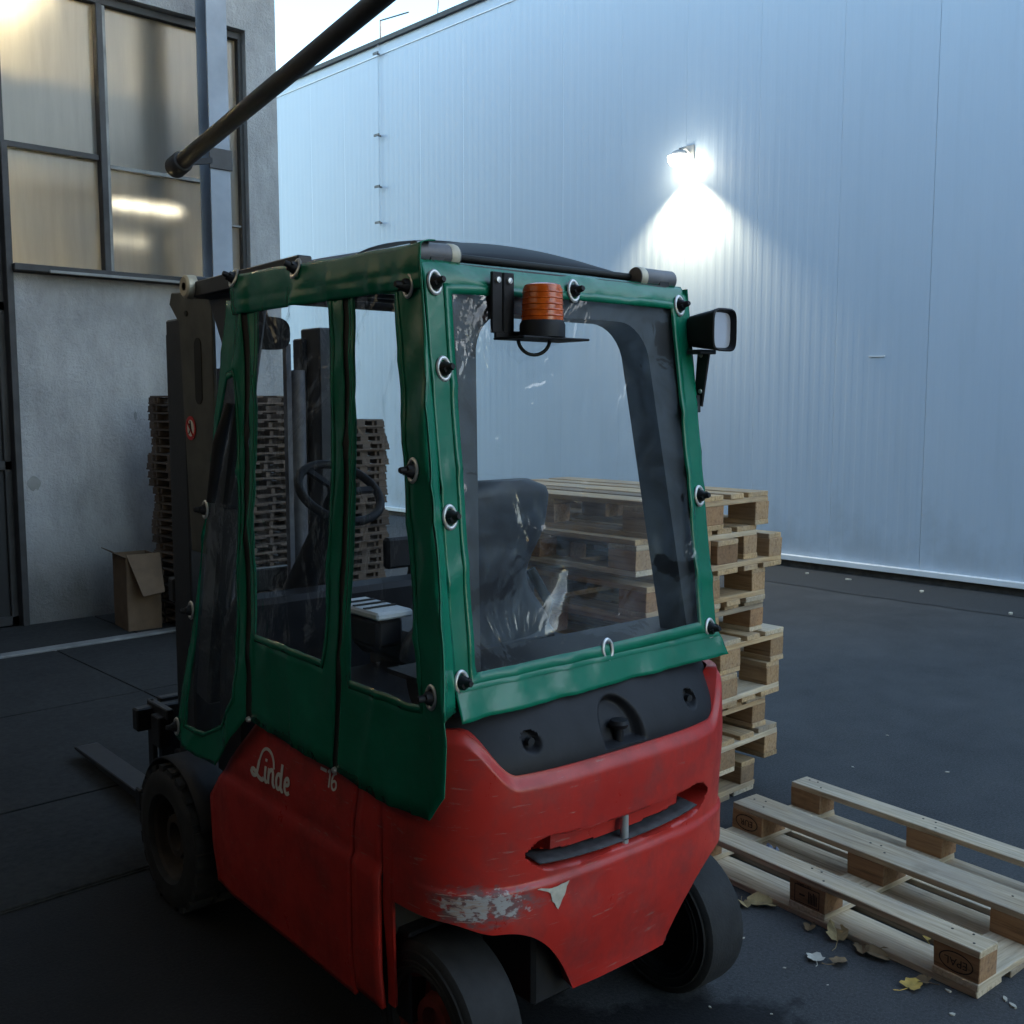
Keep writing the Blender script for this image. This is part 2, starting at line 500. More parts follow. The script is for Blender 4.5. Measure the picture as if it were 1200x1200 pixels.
class MB:
    def __init__(self):
        self.v = []
        self.f = []

    def add(self, vs, fs):
        n = len(self.v)
        self.v += [tuple(p) for p in vs]
        self.f += [tuple(i + n for i in f) for f in fs]
        return self

    def box(self, c, s, rot=None):
        hx, hy, hz = s[0] / 2, s[1] / 2, s[2] / 2
        vs = [Vector((x, y, z)) for x in (-hx, hx) for y in (-hy, hy) for z in (-hz, hz)]
        if rot is not None:
            vs = [rot @ p for p in vs]
        vs = [p + Vector(c) for p in vs]
        return self.add(vs, [(0, 1, 3, 2), (4, 6, 7, 5), (0, 4, 5, 1), (2, 3, 7, 6), (0, 2, 6, 4), (1, 5, 7, 3)])

    def bar(self, a, b, w, h, up=(0, 0, 1)):
        a, b = Vector(a), Vector(b)
        d = (b - a).normalized()
        s = d.cross(Vector(up))
        if s.length < 1e-4:
            s = d.cross(Vector((1, 0, 0)))
        s.normalize()
        u = s.cross(d)
        vs = []
        for p in (a, b):
            for i, j in ((-1, -1), (1, -1), (1, 1), (-1, 1)):
                vs.append(p + s * (w / 2 * i) + u * (h / 2 * j))
        return self.add(vs, [(3, 2, 1, 0), (4, 5, 6, 7), (0, 1, 5, 4), (1, 2, 6, 5), (2, 3, 7, 6), (3, 0, 4, 7)])

    def tube(self, path, r, n=12, caps=True):
        path = [Vector(p) for p in path]
        rs = r if isinstance(r, (list, tuple)) else [r] * len(path)
        rings = []
        ref = None
        for i, p in enumerate(path):
            d = (path[min(i + 1, len(path) - 1)] - path[max(i - 1, 0)]).normalized()
            if ref is None:
                ref = Vector((0, 0, 1)) if abs(d.z) < .9 else Vector((1, 0, 0))
            a = d.cross(ref).normalized()
            b = d.cross(a).normalized()
            ref = a.cross(d) if a.length else ref
            rings.append([p + (a * cos(2 * pi * k / n) + b * sin(2 * pi * k / n)) * rs[i] for k in range(n)])
        vs = [q for rg in rings for q in rg]
        fs = []
        for i in range(len(rings) - 1):
            for k in range(n):
                k2 = (k + 1) % n
                fs.append((i * n + k, i * n + k2, (i + 1) * n + k2, (i + 1) * n + k))
        if caps:
            fs.append(tuple(range(n))[::-1])
            fs.append(tuple(range((len(rings) - 1) * n, len(rings) * n)))
        return self.add(vs, fs)

    def lathe(self, prof, origin, axis, n=32, close=False):
        """prof: (radius, along axis) pairs."""
        o, ax = Vector(origin), Vector(axis).normalized()
        ref = Vector((0, 0, 1)) if abs(ax.z) < .9 else Vector((1, 0, 0))
        a = ax.cross(ref).normalized()
        b = ax.cross(a).normalized()
        vs, fs = [], []
        for r, h in prof:
            for k in range(n):
                t = 2 * pi * k / n
                vs.append(o + ax * h + (a * cos(t) + b * sin(t)) * r)
        m = len(prof)
        for i in range(m - 1 if not close else m):
            j = (i + 1) % m
            for k in range(n):
                k2 = (k + 1) % n
                fs.append((i * n + k, j * n + k, j * n + k2, i * n + k2))
        return self.add(vs, fs)

    def prism(self, poly, fn, d0, d1):
        """poly: 2D outline; fn(u, v, d) -> 3D."""
        n = len(poly)
        vs = [fn(u, v, d0) for u, v in poly] + [fn(u, v, d1) for u, v in poly]
        fs = [tuple(range(n))[::-1], tuple(range(n, 2 * n))]
        for k in range(n):
            k2 = (k + 1) % n
            fs.append((k, k2, n + k2, n + k))
        return self.add(vs, fs)

    def grid(self, nu, nv, fn):
        vs = [fn(i / nu, j / nv) for j in range(nv + 1) for i in range(nu + 1)]
        fs = [(j * (nu + 1) + i, j * (nu + 1) + i + 1, (j + 1) * (nu + 1) + i + 1, (j + 1) * (nu + 1) + i)
              for j in range(nv) for i in range(nu)]
        return self.add(vs, fs)

    def mesh(self, name, smooth=None, bevel=0, recalc=True):
        bm = bmesh.new()
        bv = [bm.verts.new(p) for p in self.v]
        for f in self.f:
            try:
                bm.faces.new([bv[i] for i in f])
            except ValueError:
                pass
        if recalc:
            bmesh.ops.recalc_face_normals(bm, faces=bm.faces)
        if bevel:
            bmesh.ops.bevel(bm, geom=[e for e in bm.edges if len(e.link_faces) == 2 and e.calc_face_angle(0) > .5],
                            offset=bevel, segments=1, affect='EDGES', clamp_overlap=True)
        me = bpy.data.meshes.new(name)
        bm.to_mesh(me)
        bm.free()
        if smooth is not None:
            for pl in me.polygons:
                pl.use_smooth = True
            if smooth < 179:
                me.set_sharp_from_angle(angle=radians(smooth))
        return me

    def build(self, name, mat, parent=None, smooth=None, bevel=0, recalc=True, loc=None, solid=0):
        me = self.mesh(name, smooth, bevel, recalc)
        o = link(name, me, mat, parent)
        if loc is not None:
            o.location = loc
        if solid:
            md = o.modifiers.new('thickness', 'SOLIDIFY')
            md.thickness = solid
            md.offset = 0
        return o


def link(name, me, mat, parent=None):
    if mat and not me.materials:
        me.materials.append(MATS[mat])
    o = bpy.data.objects.new(name, me)
    COL.objects.link(o)
    if parent is not None:
        o.parent = parent
    return o


def tag(o, label=None, cat=None, group=None, kind=None):
    for k, v in (('label', label), ('category', cat), ('group', group), ('kind', kind)):
        if v:
            o[k] = v
    return o


def thing(name, label, cat, loc=(0, 0, 0), rz=0, group=None):
    o = bpy.data.objects.new(name, None)
    o.empty_display_size = .2
    COL.objects.link(o)
    o.location = loc
    o.rotation_euler = (0, 0, rz)
    return tag(o, label, cat, group)


def ss(a, b, x):
    t = max(0., min(1., (x - a) / (b - a)))
    return t * t * (3 - 2 * t)


def nz(x, y, z=0):
    return noise.noise(Vector((x, y, z)))


def resample(poly, per):
    """poly: corner list (closed); per: number of pieces on each edge."""
    out = []
    for i in range(len(poly)):
        a, b = poly[i], poly[(i + 1) % len(poly)]
        for k in range(per):
            t = k / per
            out.append((a[0] + (b[0] - a[0]) * t, a[1] + (b[1] - a[1]) * t))
    return out


def ring_mesh(outer, inner, fn, per=10, m=4):
    """sheet between two outlines with matching corners, mapped by fn(u, v)."""
    A, B = resample(outer, per), resample(inner, per)
    n = len(A)
    mb = MB()
    vs = []
    for j in range(m + 1):
        t = j / m
        vs += [fn(a[0] + (b[0] - a[0]) * t, a[1] + (b[1] - a[1]) * t) for a, b in zip(A, B)]
    fs = [(j * n + k, j * n + (k + 1) % n, (j + 1) * n + (k + 1) % n, (j + 1) * n + k) for j in range(m) for k in range(n)]
    return mb.add(vs, fs)


def disc_mesh(inner, fn, per=10, m=8):
    B = resample(inner, per)
    cx = sum(b[0] for b in B) / len(B)
    cy = sum(b[1] for b in B) / len(B)
    n = len(B)
    vs = []
    for j in range(m):
        t = 1 - j / m
        vs += [fn(cx + (b[0] - cx) * t, cy + (b[1] - cy) * t) for b in B]
    vs.append(fn(cx, cy))
    fs = [(j * n + k, j * n + (k + 1) % n, (j + 1) * n + (k + 1) % n, (j + 1) * n + k) for j in range(m - 1) for k in range(n)]
    fs += [((m - 1) * n + k, (m - 1) * n + (k + 1) % n, m * n) for k in range(n)]
    return MB().add(vs, fs)


def text_mesh(s, size, name, extrude=.0004):
    cu = bpy.data.curves.new(name, 'FONT')
    cu.body = s
    cu.size = size
    cu.align_x = 'CENTER'
    cu.align_y = 'CENTER'
    cu.extrude = extrude
    ob = bpy.data.objects.new(name, cu)
    COL.objects.link(ob)
    dg = bpy.context.evaluated_depsgraph_get()
    me = bpy.data.meshes.new_from_object(ob.evaluated_get(dg))
    bpy.data.objects.remove(ob)
    bpy.data.curves.remove(cu)
    me.materials.clear()
    return me


# ================================================================ THE SETTING
def build_ground():
    mb = MB()
    n = 60

    def g(u, v):
        x, y = -150 + 300 * u, -150 + 300 * v
        return (x, y, 0)
    mb.grid(n, n, g)
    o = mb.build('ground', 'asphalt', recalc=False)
    tag(o, 'dark asphalt yard between the two factory buildings', 'ground', kind='structure')
    # repair strip along the warehouse foot, ragged edge towards the yard
    mb = MB()
    mb.grid(160, 1, lambda u, v: (8.66 + .10 * nz(u * 55, 3.1) + .05 * nz(u * 210, 1.3) if v < .5 else 9.70, -6 + 34 * u, .004))
    o = mb.build('repair_strip', 'asphalt_dark', recalc=False)
    tag(o, 'rough darker asphalt strip along the warehouse foot', 'pavement', kind='structure')
    # concrete apron before the facade, slabs with open joints
    root = MB().box((1.85, 6.03, .003), (6.30, 4.76, .004)).build('apron', 'concrete')
    tag(root, 'concrete slab apron in front of the rendered facade', 'pavement', kind='structure')
    for (y0, y1) in ((3.66, 4.545), (4.56, 5.98), (5.995, 7.40)):
        for (x0, x1) in ((-1.28, .60), (.615, 2.55), (2.565, 4.98)):
            MB().box(((x0 + x1) / 2, (y0 + y1) / 2, .007), (x1 - x0, y1 - y0, .010)).build('slab', 'concrete', root, bevel=.003)
    for (x0, x1) in ((-1.28, .3), (.305, 1.9), (1.905, 3.5), (3.505, 4.98)):
        MB().box(((x0 + x1) / 2, 7.46, .013), (x1 - x0, .10, .024)).build('kerb_stone', 'sill_metal', root, bevel=.004)
    for (x0, x1) in ((-1.28, 1.1), (1.115, 3.2), (3.215, 4.98)):
        MB().box(((x0 + x1) / 2, 7.955, .009), (x1 - x0, .87, .014)).build('slab', 'concrete', root, bevel=.003)


build_ground()

YF, XW = 8.40, 9.66


def build_factory():
    b = thing('factory_building', 'rendered factory building with tall frosted windows and a dark door', 'building', (0, YF, 0))
    T = .30  # wall thickness, behind the plane y = 0 of this frame
    # rendered wall pieces round door and window openings (butted, no overlaps)
    W = MB()
    W.box(((2.705 + 4.705) / 2, T / 2, 2.70 / 2), (2.0, T, 2.70))           # below the sill
    W.box(((4.705 + 5.0) / 2, T / 2, 3.9), (.295, T, 7.8))                  # right pier with the corner
    W.box(((-1.3 + 4.705) / 2, T / 2, (4.90 + 7.8) / 2), (6.005, T, 2.90))  # above the windows
    W.box((-.65, T / 2, 4.9 / 2), (1.3, T, 4.9))                            # left of the door
    W.build('wall', 'render_wall', b)
    MB().box((4.85, T + 3.5, 3.9), (.30, 7.0, 7.8)).build('wall', 'render_wall', b)
    # dark sliding door, left of the wall piece
    MB().box((1.36, .12, 1.80), (2.66, .06, 3.60)).build('door', 'door_black', b, bevel=.004)
    d = [o for o in b.children if o.name.startswith('door')][0]
    for z in (.05, 1.25, 2.45, 3.56):
        MB().box((1.36, .075, z), (2.66, .03, .07)).build('door_rail', 'window_frame', d, bevel=.004)
    for x in (.10, .95, 1.80, 2.645):
        MB().box((x, .07, 1.8), (.07, .02, 3.57)).build('door_rail', 'window_frame', d, bevel=.004)
    # steel jamb on the wall edge, a little rusted and uneven
    mb = MB()
    mb.box((2.685, .02, 1.82), (.05, .12, 3.64))
    mb.build('door_jamb', 'window_frame', b, bevel=.004)
    # window: frame, mullions, transoms, panes
    w = MB()
    w.box((2.35, .10, 4.86), (4.70, .08, .06))       # head
    w.box((4.685, .10, 3.79), (.04, .081, 2.10))      # right jamb
    wf = w.build('window', 'window_frame', b, bevel=.004)
    MB().box((3.46, .085, 3.795), (.05, .10, 2.06)).build('mullion', 'window_frame', wf, bevel=.004)
    MB().box((3.50, .092, 3.795), (.028, .08, 2.055)).build('mullion', 'sill_metal', wf, bevel=.003)
    MB().box((2.69, .09, 4.23), (.05, .10, 1.20)).build('mullion', 'window_frame', wf, bevel=.004)
    MB().box((4.43, .095, 3.79), (.04, .07, 2.05)).build('mullion', 'window_frame', wf, bevel=.004)
    MB().box((3.07, .095, 3.655), (.72, .06, .045)).build('transom', 'window_frame', wf, bevel=.004)
    MB().box((1.36, .095, 3.655), (2.60, .06, .045)).build('transom', 'window_frame', wf, bevel=.004)
    MB().box((3.965, .10, 3.60), (.885, .05, .03)).build('transom', 'sill_metal', wf, bevel=.003)
    MB().box((4.56, .10, 3.26), (.21, .05, .02)).build('transom', 'sill_metal', wf, bevel=.003)
    for x0, x1, z0, z1 in ((.05, 2.66, 3.68, 4.83), (2.72, 3.435, 3.68, 4.83), (2.72, 3.435, 2.77, 3.63),
                           (3.52, 4.41, 3.615, 4.83), (3.52, 4.41, 2.77, 3.585), (4.455, 4.665, 3.27, 4.83), (4.455, 4.665, 2.77, 3.25)):
        MB().box(((x0 + x1) / 2, .12, (z0 + z1) / 2), (x1 - x0 + .01, .006, z1 - z0 + .01)).build('pane', 'frosted_pane', wf)
    # sill
    MB().box((3.70, .0, 2.735), (2.0, .20, .05)).build('sill', 'window_frame', b, bevel=.004)
    MB().box((3.80, -.105, 2.715), (1.70, .03, .022)).build('sill', 'sill_metal', b, bevel=.003)
    # the lit hall behind the panes
    r = MB()
    r.box((1.7, 3.6, 3.9), (6.0, .1, 7.6))
    r.box((-1.25, 1.9, 3.9), (.1, 3.2, 7.6))
    r.box((1.7, 1.95, 6.4), (5.7, 3.2, .1))
    r.build('hall_wall', 'room_wall', b)
    MB().box((1.7, 1.95, .02), (5.7, 3.2, .04)).build('hall_floor', 'room_grey', b)
    MB().box((2.2, 1.0, 4.08), (4.6, .35, .62)).build('crane_beam', 'room_grey', b, bevel=.01)
    MB().box((4.2, .75, 4.0), (.14, .14, 5.0)).build('hall_column', 'room_grey', b, bevel=.01)
    for (x, y, z, l) in ((4.05, .62, 3.42, .62), (4.05, .80, 3.14, .55), (2.9, 2.4, 2.1, 1.5), (1.2, 3.0, 5.9, 1.5), (3.2, 3.0, 5.9, 1.5), (3.9, 2.4, 1.9, 1.2)):
        t = MB().tube([(x - l / 2, y, z), (x + l / 2, y, z)], .022, 10).build('tube_lamp', ('tube_dim' if z < 3.3 else 'tube_near') if 3 < z < 4 else 'tube_glow', b, smooth=40)
        MB().box((x, y, z + .06), (l + .05, .09, .05)).build('batten', 'room_wall', t)
    # unseen wing, added to shade the left of the yard
    wg = MB()
    wg.box((-1.50, -9.4, 3.9), (.40, 18.8, 7.8))
    wg.box((-.55, -13.4, 3.9), (1.50, .30, 7.8))
    wg.build('shade_wing', 'shade_wing_dark', b)
    MB().box((1.6, 3.4, 7.86), (6.9, 7.6, .10)).build('roof', 'window_frame', b)
    # glowing panes added on the unseen wing for warm light from the left
    for k in range(4):
        y0 = -7.2 + k * 1.55
        wz = MB().box((-1.285, y0 + .70, 3.80), (.05, 1.44, 1.90)).build('window', 'window_frame', b, bevel=.004)  # frame for the added glowing panes, on the unseen wing
        for (a, c) in ((2.90, 3.76), (3.82, 4.70)):
            for q in (0, 1):
                MB().box((-1.255, y0 + .36 + .68 * q, (a + c) / 2), (.012, .64, c - a)).build('pane', 'added_glow_pane', wz)
    # dark marks where render has come off
    for i, (x, z, rx, rz_) in enumerate(((2.80, 1.11, .05, .055), (3.62, 1.62, .012, .035))):
        mb = MB()
        pts = [(x + rx * cos(t) * (1 + .25 * nz(cos(t) * 2 + i, sin(t) * 2)), z + rz_ * sin(t) * (1 + .25 * nz(cos(t) * 2, i + sin(t) * 2)))
               for t in [2 * pi * k / 18 for k in range(18)]]
        mb.prism(pts, lambda u, v, d: (u, d, v), -.002, .01)
        mb.build('render_patch', 'sill_metal', b)


build_factory()


def build_warehouse():
    b = thing('warehouse', 'tall pale ribbed metal clad warehouse with white base flashing', 'building', (XW, 0, 0))
    PW, Y0 = .96, 4.62
    me = None
    # one panel: eight shallow ribs, returned edges
    prof = []
    for k in range(8):
        y = .0012 + k * (PW - .0024) / 8
        w = (PW - .0024) / 8
        prof += [(y, 0), (y + w * .34, 0), (y + w * .46, -.0016), (y + w * .86, -.0016), (y + w * .98, 0)]
    prof.append((PW - .0012, 0))
    mb = MB()
    zs = (.12, 7.06)
    vs, fs = [], []
    for z in zs:
        vs += [(x, y, z) for y, x in prof]
    n = len(prof)
    fs = [(k, k + 1, n + k + 1, n + k) for k in range(n - 1)]
    mb.add(vs, fs)
    for y in (.0012, PW - .0012):
        mb.add([(0, y, zs[0]), (.06, y, zs[0]), (.06, y, zs[1]), (0, y, zs[1])], [(0, 1, 2, 3)])
    me = mb.mesh('panel', recalc=False)
    me.materials.append(MATS['panel_white'])
    for k in range(-44, 26):
        o = link('panel', me, None, b)
        o.location = (0, Y0 + k * PW + (.0015 if k >= 0 else 0), 0)
    L0, L1 = Y0 - 44 * PW, Y0 + 26 * PW
    MB().box((.20, (L0 + L1) / 2, 3.55), (.30, L1 - L0, 7.0)).build('core_wall', 'plinth', b)
    MB().box((-.02, (L0 + L1) / 2, .105), (.09, L1 - L0, .055)).build('base_flashing', 'white_trim', b, bevel=.004)
    MB().box((.03, (L0 + L1) / 2, .039), (.10, L1 - L0, .078)).build('plinth', 'plinth', b, bevel=.004)
    MB().box((.10, (L0 + L1) / 2, 7.085), (.30, L1 - L0, .07)).build('roof_capping', 'window_frame', b, bevel=.004)
    MB().box((-.008, (L0 + L1) / 2, 6.90), (.012, L1 - L0, .012)).build('capping_lip', 'white_trim', b)
    # brackets up one seam
    for z in (6.91, 5.73, 4.98, 4.45):
        m = MB()
        m.box((-.05, 13.26, z), (.10, .03, .02))
        m.box((-.09, 13.24, z - .005), (.02, .13, .035))
        m.build('bracket', 'roller_grey', b, bevel=.003)
    MB().tube([(-.03, 13.26, 4.4), (-.03, 13.26, 7.1)], .006, 8).build('conductor_rod', 'panel_white', b)
    MB().tube([(.05, 13.3, 7.1), (.05, 13.3, 7.42), (.05, 12.6, 7.36)], .012, 8).build('roof_rail', 'roller_grey', b)
    MB().tube([(.05, 11.95, 7.1), (.05, 11.90, 7.52)], .008, 8).build('roof_rail', 'roller_grey', b)
    # dents and a fixing strip seen low on the cladding
    MB().box((-.007, 5.13, 2.18), (.008, .17, .012)).build('fixing_strip', 'white_trim', b)
    return b


build_warehouse()


def build_post_and_pipe():
    t = thing('steel_post', 'blue grey steel column standing before the factory windows', 'post', (4.17, 7.98, 0))
    m = MB()
    m.box((0, -.085, 3.9), (.175, .014, 7.8))
    m.box((0, .085, 3.9), (.175, .014, 7.8))
    m.box((0, 0, 3.9), (.012, .156, 7.8))
    m.build('section', 'post_paint', t, bevel=.002)
    MB().box((0, 0, .02), (.30, .30, .03)).build('base_plate', 'dark_metal', t, bevel=.003)
    m = MB()
    m.box((0, -.10, 3.66), (.20, .012, .16))
    m.build('clamp', 'dark_metal', t, bevel=.003)
    P1, P2 = Vector((3.78, 7.80, 3.55)), Vector((3.72, 5.12, 4.02))
    d = P2 - P1
    t = thing('overhead_pipe', 'thick black pipe running overhead from the steel column', 'pipe', P1)
    m = MB()
    m.tube([Vector((0, 0, 0)) - d * .03, d * 2.2], .060, 24)
    m.build('tube', 'pipe_black', t, smooth=40)
    m = MB()
    m.lathe([(.0, -.09), (.078, -.09), (.082, -.08), (.082, .06), (.074, .075), (.060, .08)], Vector((0, 0, 0)), d.normalized(), 24)
    m.build('collar', 'black_rubber', t, smooth=35)
    MB().bar(Vector((.03, .02, .02)), Vector((.36, .10, .10)), .03, .05).build('hanger', 'pipe_black', t, bevel=.003)


build_post_and_pipe()


def build_shade_canopy():  # out of view, added to keep skylight off the left side
    t = thing('shade_canopy', 'unseen corrugated metal roof added to shade the left of the yard', 'shade_canopy', (0, 0, 0))
    prof = [(-1.28 + .06 * k, .012 * (1 if k % 2 else -1)) for k in range(int((CAN_X + 1.28) / .06) + 1)]
    for (y0, y1, xm) in ((.8, 5.0, 9.0), (-7.0, .78, 1.5)):
        m = MB()
        pr = [p for p in prof if p[0] <= xm]
        n = len(pr)
        m.add([(x, y, CAN_Z + z) for y in (y0, y1) for x, z in pr], [(k, k + 1, n + k + 1, n + k) for k in range(n - 1)])
        m.build('shade_canopy_sheet', 'window_frame', t, solid=.004)
    for y in (-6.5, -3.0):
        MB().bar((-1.28, y, CAN_Z + .10), (1.5, y, CAN_Z + .10), .08, .14).build('rafter', 'post_paint', t, bevel=.004)
    for y in (.9, 2.8, 4.9):
        MB().bar((-1.28, y, CAN_Z + .10), (CAN_X, y, CAN_Z + .10), .08, .14).build('rafter', 'post_paint', t, bevel=.004)


CAN_X, CAN_Z = 2.9, 4.35
build_shade_canopy()


def build_lamp():
    t = thing('wall_lamp', 'lit floodlight fixed high on the pale warehouse wall', 'lamp', (XW, 7.44, 4.44))
    MB().box((-.012, 0, .06), (.02, .12, .16)).build('wall_plate', 'lamp_housing', t, bevel=.004)
    MB().tube([(-.02, 0, .06), (-.10, 0, .10), (-.19, 0, .07)], .016, 10).build('arm', 'lamp_housing', t, smooth=40)
    m = MB()
    rot = Matrix.Rotation(radians(8), 3, 'Y')
    m.lathe([(.0, .055), (.05, .052), (.075, .04), (.092, .02), (.098, .0), (.092, .0), (.085, .008), (.0, .012)],
            (-.20, 0, .0), (0, 0, 1), 28)
    m.build('shade', 'lamp_housing', t, smooth=35)
    m = MB()
    m.lathe([(.0, -.135), (.055, -.126), (.10, -.098), (.126, -.055), (.13, -.012), (.09, .0), (.0, .002)], (-.20, 0, 0), (0, 0, 1), 24)
    m.build('lens', 'lamp_glow', t, smooth=40)
    ld = bpy.data.lights.new('lamp_beam', 'SPOT')
    ld.energy = 34
    ld.color = (1.0, .86, .56)
    ld.spot_size = radians(112)
    ld.spot_blend = .55
    ld.shadow_soft_size = .06
    lo = bpy.data.objects.new('lamp_beam', ld)
    COL.objects.link(lo)
    lo.parent = t
    lo.location = (-.20, 0, -.145)
    lo.rotation_euler = (0, radians(-4), 0)


build_lamp()

# ================================================================ THE FORKLIFT
FK = thing('forklift', 'red forklift truck under a green tarpaulin cover with clear windows', 'forklift',
           (1.968, 1.876, 0), radians(90) - .051)


def superell(phi, a, b, n):
    s, c = sin(phi), cos(phi)
    return (abs(c) ** (2 / n) * (1 if c >= 0 else -1) * a, abs(s) ** (2 / n) * (1 if s >= 0 else -1) * b)


def half_outline(N, hw=.525, depth=.337, n=3.4):
    """plan outline of the tail from the left seam round to the right seam, evenly spaced: (x back from seam, y)."""
    pts = []
    M = 1200
    for i in range(M + 1):
        ph = pi / 2 - pi * i / M
        c, s = superell(ph, depth, hw, n)
        pts.append((c, s))
    L = [0]
    for i in range(M):
        L.append(L[-1] + math.hypot(pts[i + 1][0] - pts[i][0], pts[i + 1][1] - pts[i][1]))
    out, j = [], 0
    for k in range(N + 1):
        t = L[-1] * k / N
        while j < M - 1 and L[j + 1] < t:
            j += 1
        f = (t - L[j]) / max(1e-9, L[j + 1] - L[j])
        out.append((pts[j][0] + (pts[j + 1][0] - pts[j][0]) * f, pts[j][1] + (pts[j + 1][1] - pts[j][1]) * f))
    return out


SEAM = .115


def tail_top(ay):
    return .860 + .117 * ss(.345, .475, ay)


def build_tail():
    N, R = 220, 110
    out = half_outline(N)

    def zb(bx, ay):
        x = SEAM - bx
        if ay < .17:
            lo = .275
        elif ay < .40:
            t = (ay - .17) / .23
            lo = .275 + .215 * (1 - (1 - t) ** 2.2)
        else:
            lo = .49 + .03 * ss(.40, .50, ay)
        if ay > .45 and x > -.16:
            lo = max(lo - .0, .20 + sqrt(max(0, .285 ** 2 - (x + .02) ** 2)) + .03)
            lo = min(lo, .53)
        if x > .078:
            lo = .235
        return lo
    vs, fs = [], []
    for j in range(R + 1):
        v = j / R
        for (bx, y) in out:
            ay = abs(y)
            z0, z1 = zb(bx, ay), tail_top(ay)
            z = z0 + (z1 - z0) * v
            # vertical shaping: tucks in low down, rounds off at the top edge
            k = 1 - .10 * ss(.50, .27, z) - .05 * ss(z1 - .035, z1, z) - .03 * ss(.80, 1.0, z)
            x = SEAM - bx * k
            yy = y * (1 - .02 * ss(.52, .27, z) - .012 * ss(z1 - .03, z1, z))
            # crease above the lower bumper zone
            x += .010 * ss(.585, .60, z) * ss(.80, .60, z) * ss(.0, .25, bx)
            # long pull slot across the middle
            c0 = .668 - .018 * (1 - (y / .33) ** 2)
            hh = .042 * (1 if ay < .26 else max(.0, 1 - ((ay - .26) / .07) ** 2)) if ay < .33 else 0
            if hh > 0:
                d = abs(z - c0)
                dep = ss(hh, hh * .72, d)
                deep = .075 if ay < .235 else .13
                if ay < .235 and z > c0 - hh * .35:
                    deep = .040
                x += dep * deep
            # dents in the scraped corner
            x += .006 * max(0, nz(y * 9, z * 11, 3.3)) * ss(.64, .55, z)
            vs.append((x, yy, z))
    n = N + 1
    fs = [(j * n + k, j * n + k + 1, (j + 1) * n + k + 1, (j + 1) * n + k) for j in range(R) for k in range(N)]
    # rim turned inwards at the top and at the bottom, so the casting has thickness
    for j, sgn in ((0, 1), (R, 1)):
        base = len(vs)
        for k in range(n):
            x, y, z = vs[j * n + k]
            f_ = ss(.50, .38, abs(y))
            vs.append((min(SEAM + .01, x + .012 + .04 * f_), y * (.97 - .07 * f_), z - .004))
        for k in range(N):
            fs.append((j * n + k, j * n + k + 1, base + k + 1, base + k))
    o = MB().add(vs, fs).build('counterweight', 'red_paint', FK, smooth=50)
    # pull pin in the slot
    MB().tube([(-.195, 0, .60), (-.195, 0, .715)], .011, 12).build('pull_pin', 'ring_metal', o, smooth=40)
    # dusty rubber ledge along the bottom of the slot
    def ledge(u, v):
        y = .285 - .57 * u
        c0 = .668 - .018 * (1 - (y / .33) ** 2)
        xs = SEAM - .337 * (max(0, 1 - (abs(y) / .525) ** 3.4) ** (1 / 3.4)) + .016
        return (xs + .075 * v, y, c0 - .0275 + .004 * v)
    MB().grid(40, 3, ledge).build('slot_ledge', 'slot_dust', o, smooth=60, solid=.003)
    # white chip of bare metal beside the slot and two scuffed plates of filler
    def on_tail(y, z, pad=.0015):
        c = 1 - (abs(y) / .525) ** 3.4
        return SEAM - .337 * (max(0, c) ** (1 / 3.4)) * (1 - .10 * ss(.50, .27, z)) + .010 * ss(.585, .60, z) - pad
    for poly in ([(.305, .585), (.262, .578), (.213, .583), (.228, .553), (.246, .520), (.262, .545), (.268, .566)],):
        pts = resample(poly, 4)
        pts = [(a + .004 * nz(a * 90, b * 90), b + .004 * nz(b * 80, a * 80, 4)) for a, b in pts]
        m = disc_mesh(pts, lambda u, v: (on_tail(u, v), u, v), 1, 4)
        m.build('bare_patch', 'chip_pale', o)
    return o


TAIL = build_tail()


def build_hood():
    """black plastic lid that closes the top of the counterweight."""
    NU, NV = 180, 60

    def f(u, v):
        y = .50 - 1.0 * u
        ay = abs(y)
        z0 = tail_top(ay) - .012
        z = z0 + (1.075 - z0) * v
        c = max(0, 1 - (ay / .53) ** 3.4) ** (1 / 3.4)
        x = SEAM - .322 * c
        x += .115 * ss(.86, 1.08, z) + .008
        x = min(x, .09)
        # screw wells
        for sy in (.285, -.285):
            d = math.hypot(y - sy, (z - .925) * 1.0)
            x += .022 * ss(.026, .018, d)
        # well of the towing pin
        dy, dz = y / .075, (z - .90) / .085
        d = math.hypot(dy, dz) if z > .90 else max(abs(dy), -dz * 2.6)
        x += .034 * ss(1.0, .70, d)
        return (x, y, z)
    m = MB().grid(NU, NV, f)
    m.box((.03, 0, 1.072), (.22, .98, .012))
    o = m.build('rear_lid', 'black_plastic', FK, smooth=50)
    for sy in (.285, -.285):
        MB().lathe([(0, -.004), (.010, -.004), (.010, .01)], (-.158, sy, .925), (1, 0, 0), 14).build('screw', 'dark_metal', o, smooth=40)
    m = MB()
    m.tube([(-.172, 0, .868), (-.172, 0, .905)], .013, 14)
    m.lathe([(0, .016), (.022, .013), (.026, .004), (.022, -.006), (0, -.008)], (-.172, 0, .912), (0, 0, 1), 18)
    m.build('towing_pin', 'black_plastic', o, smooth=40)


build_hood()


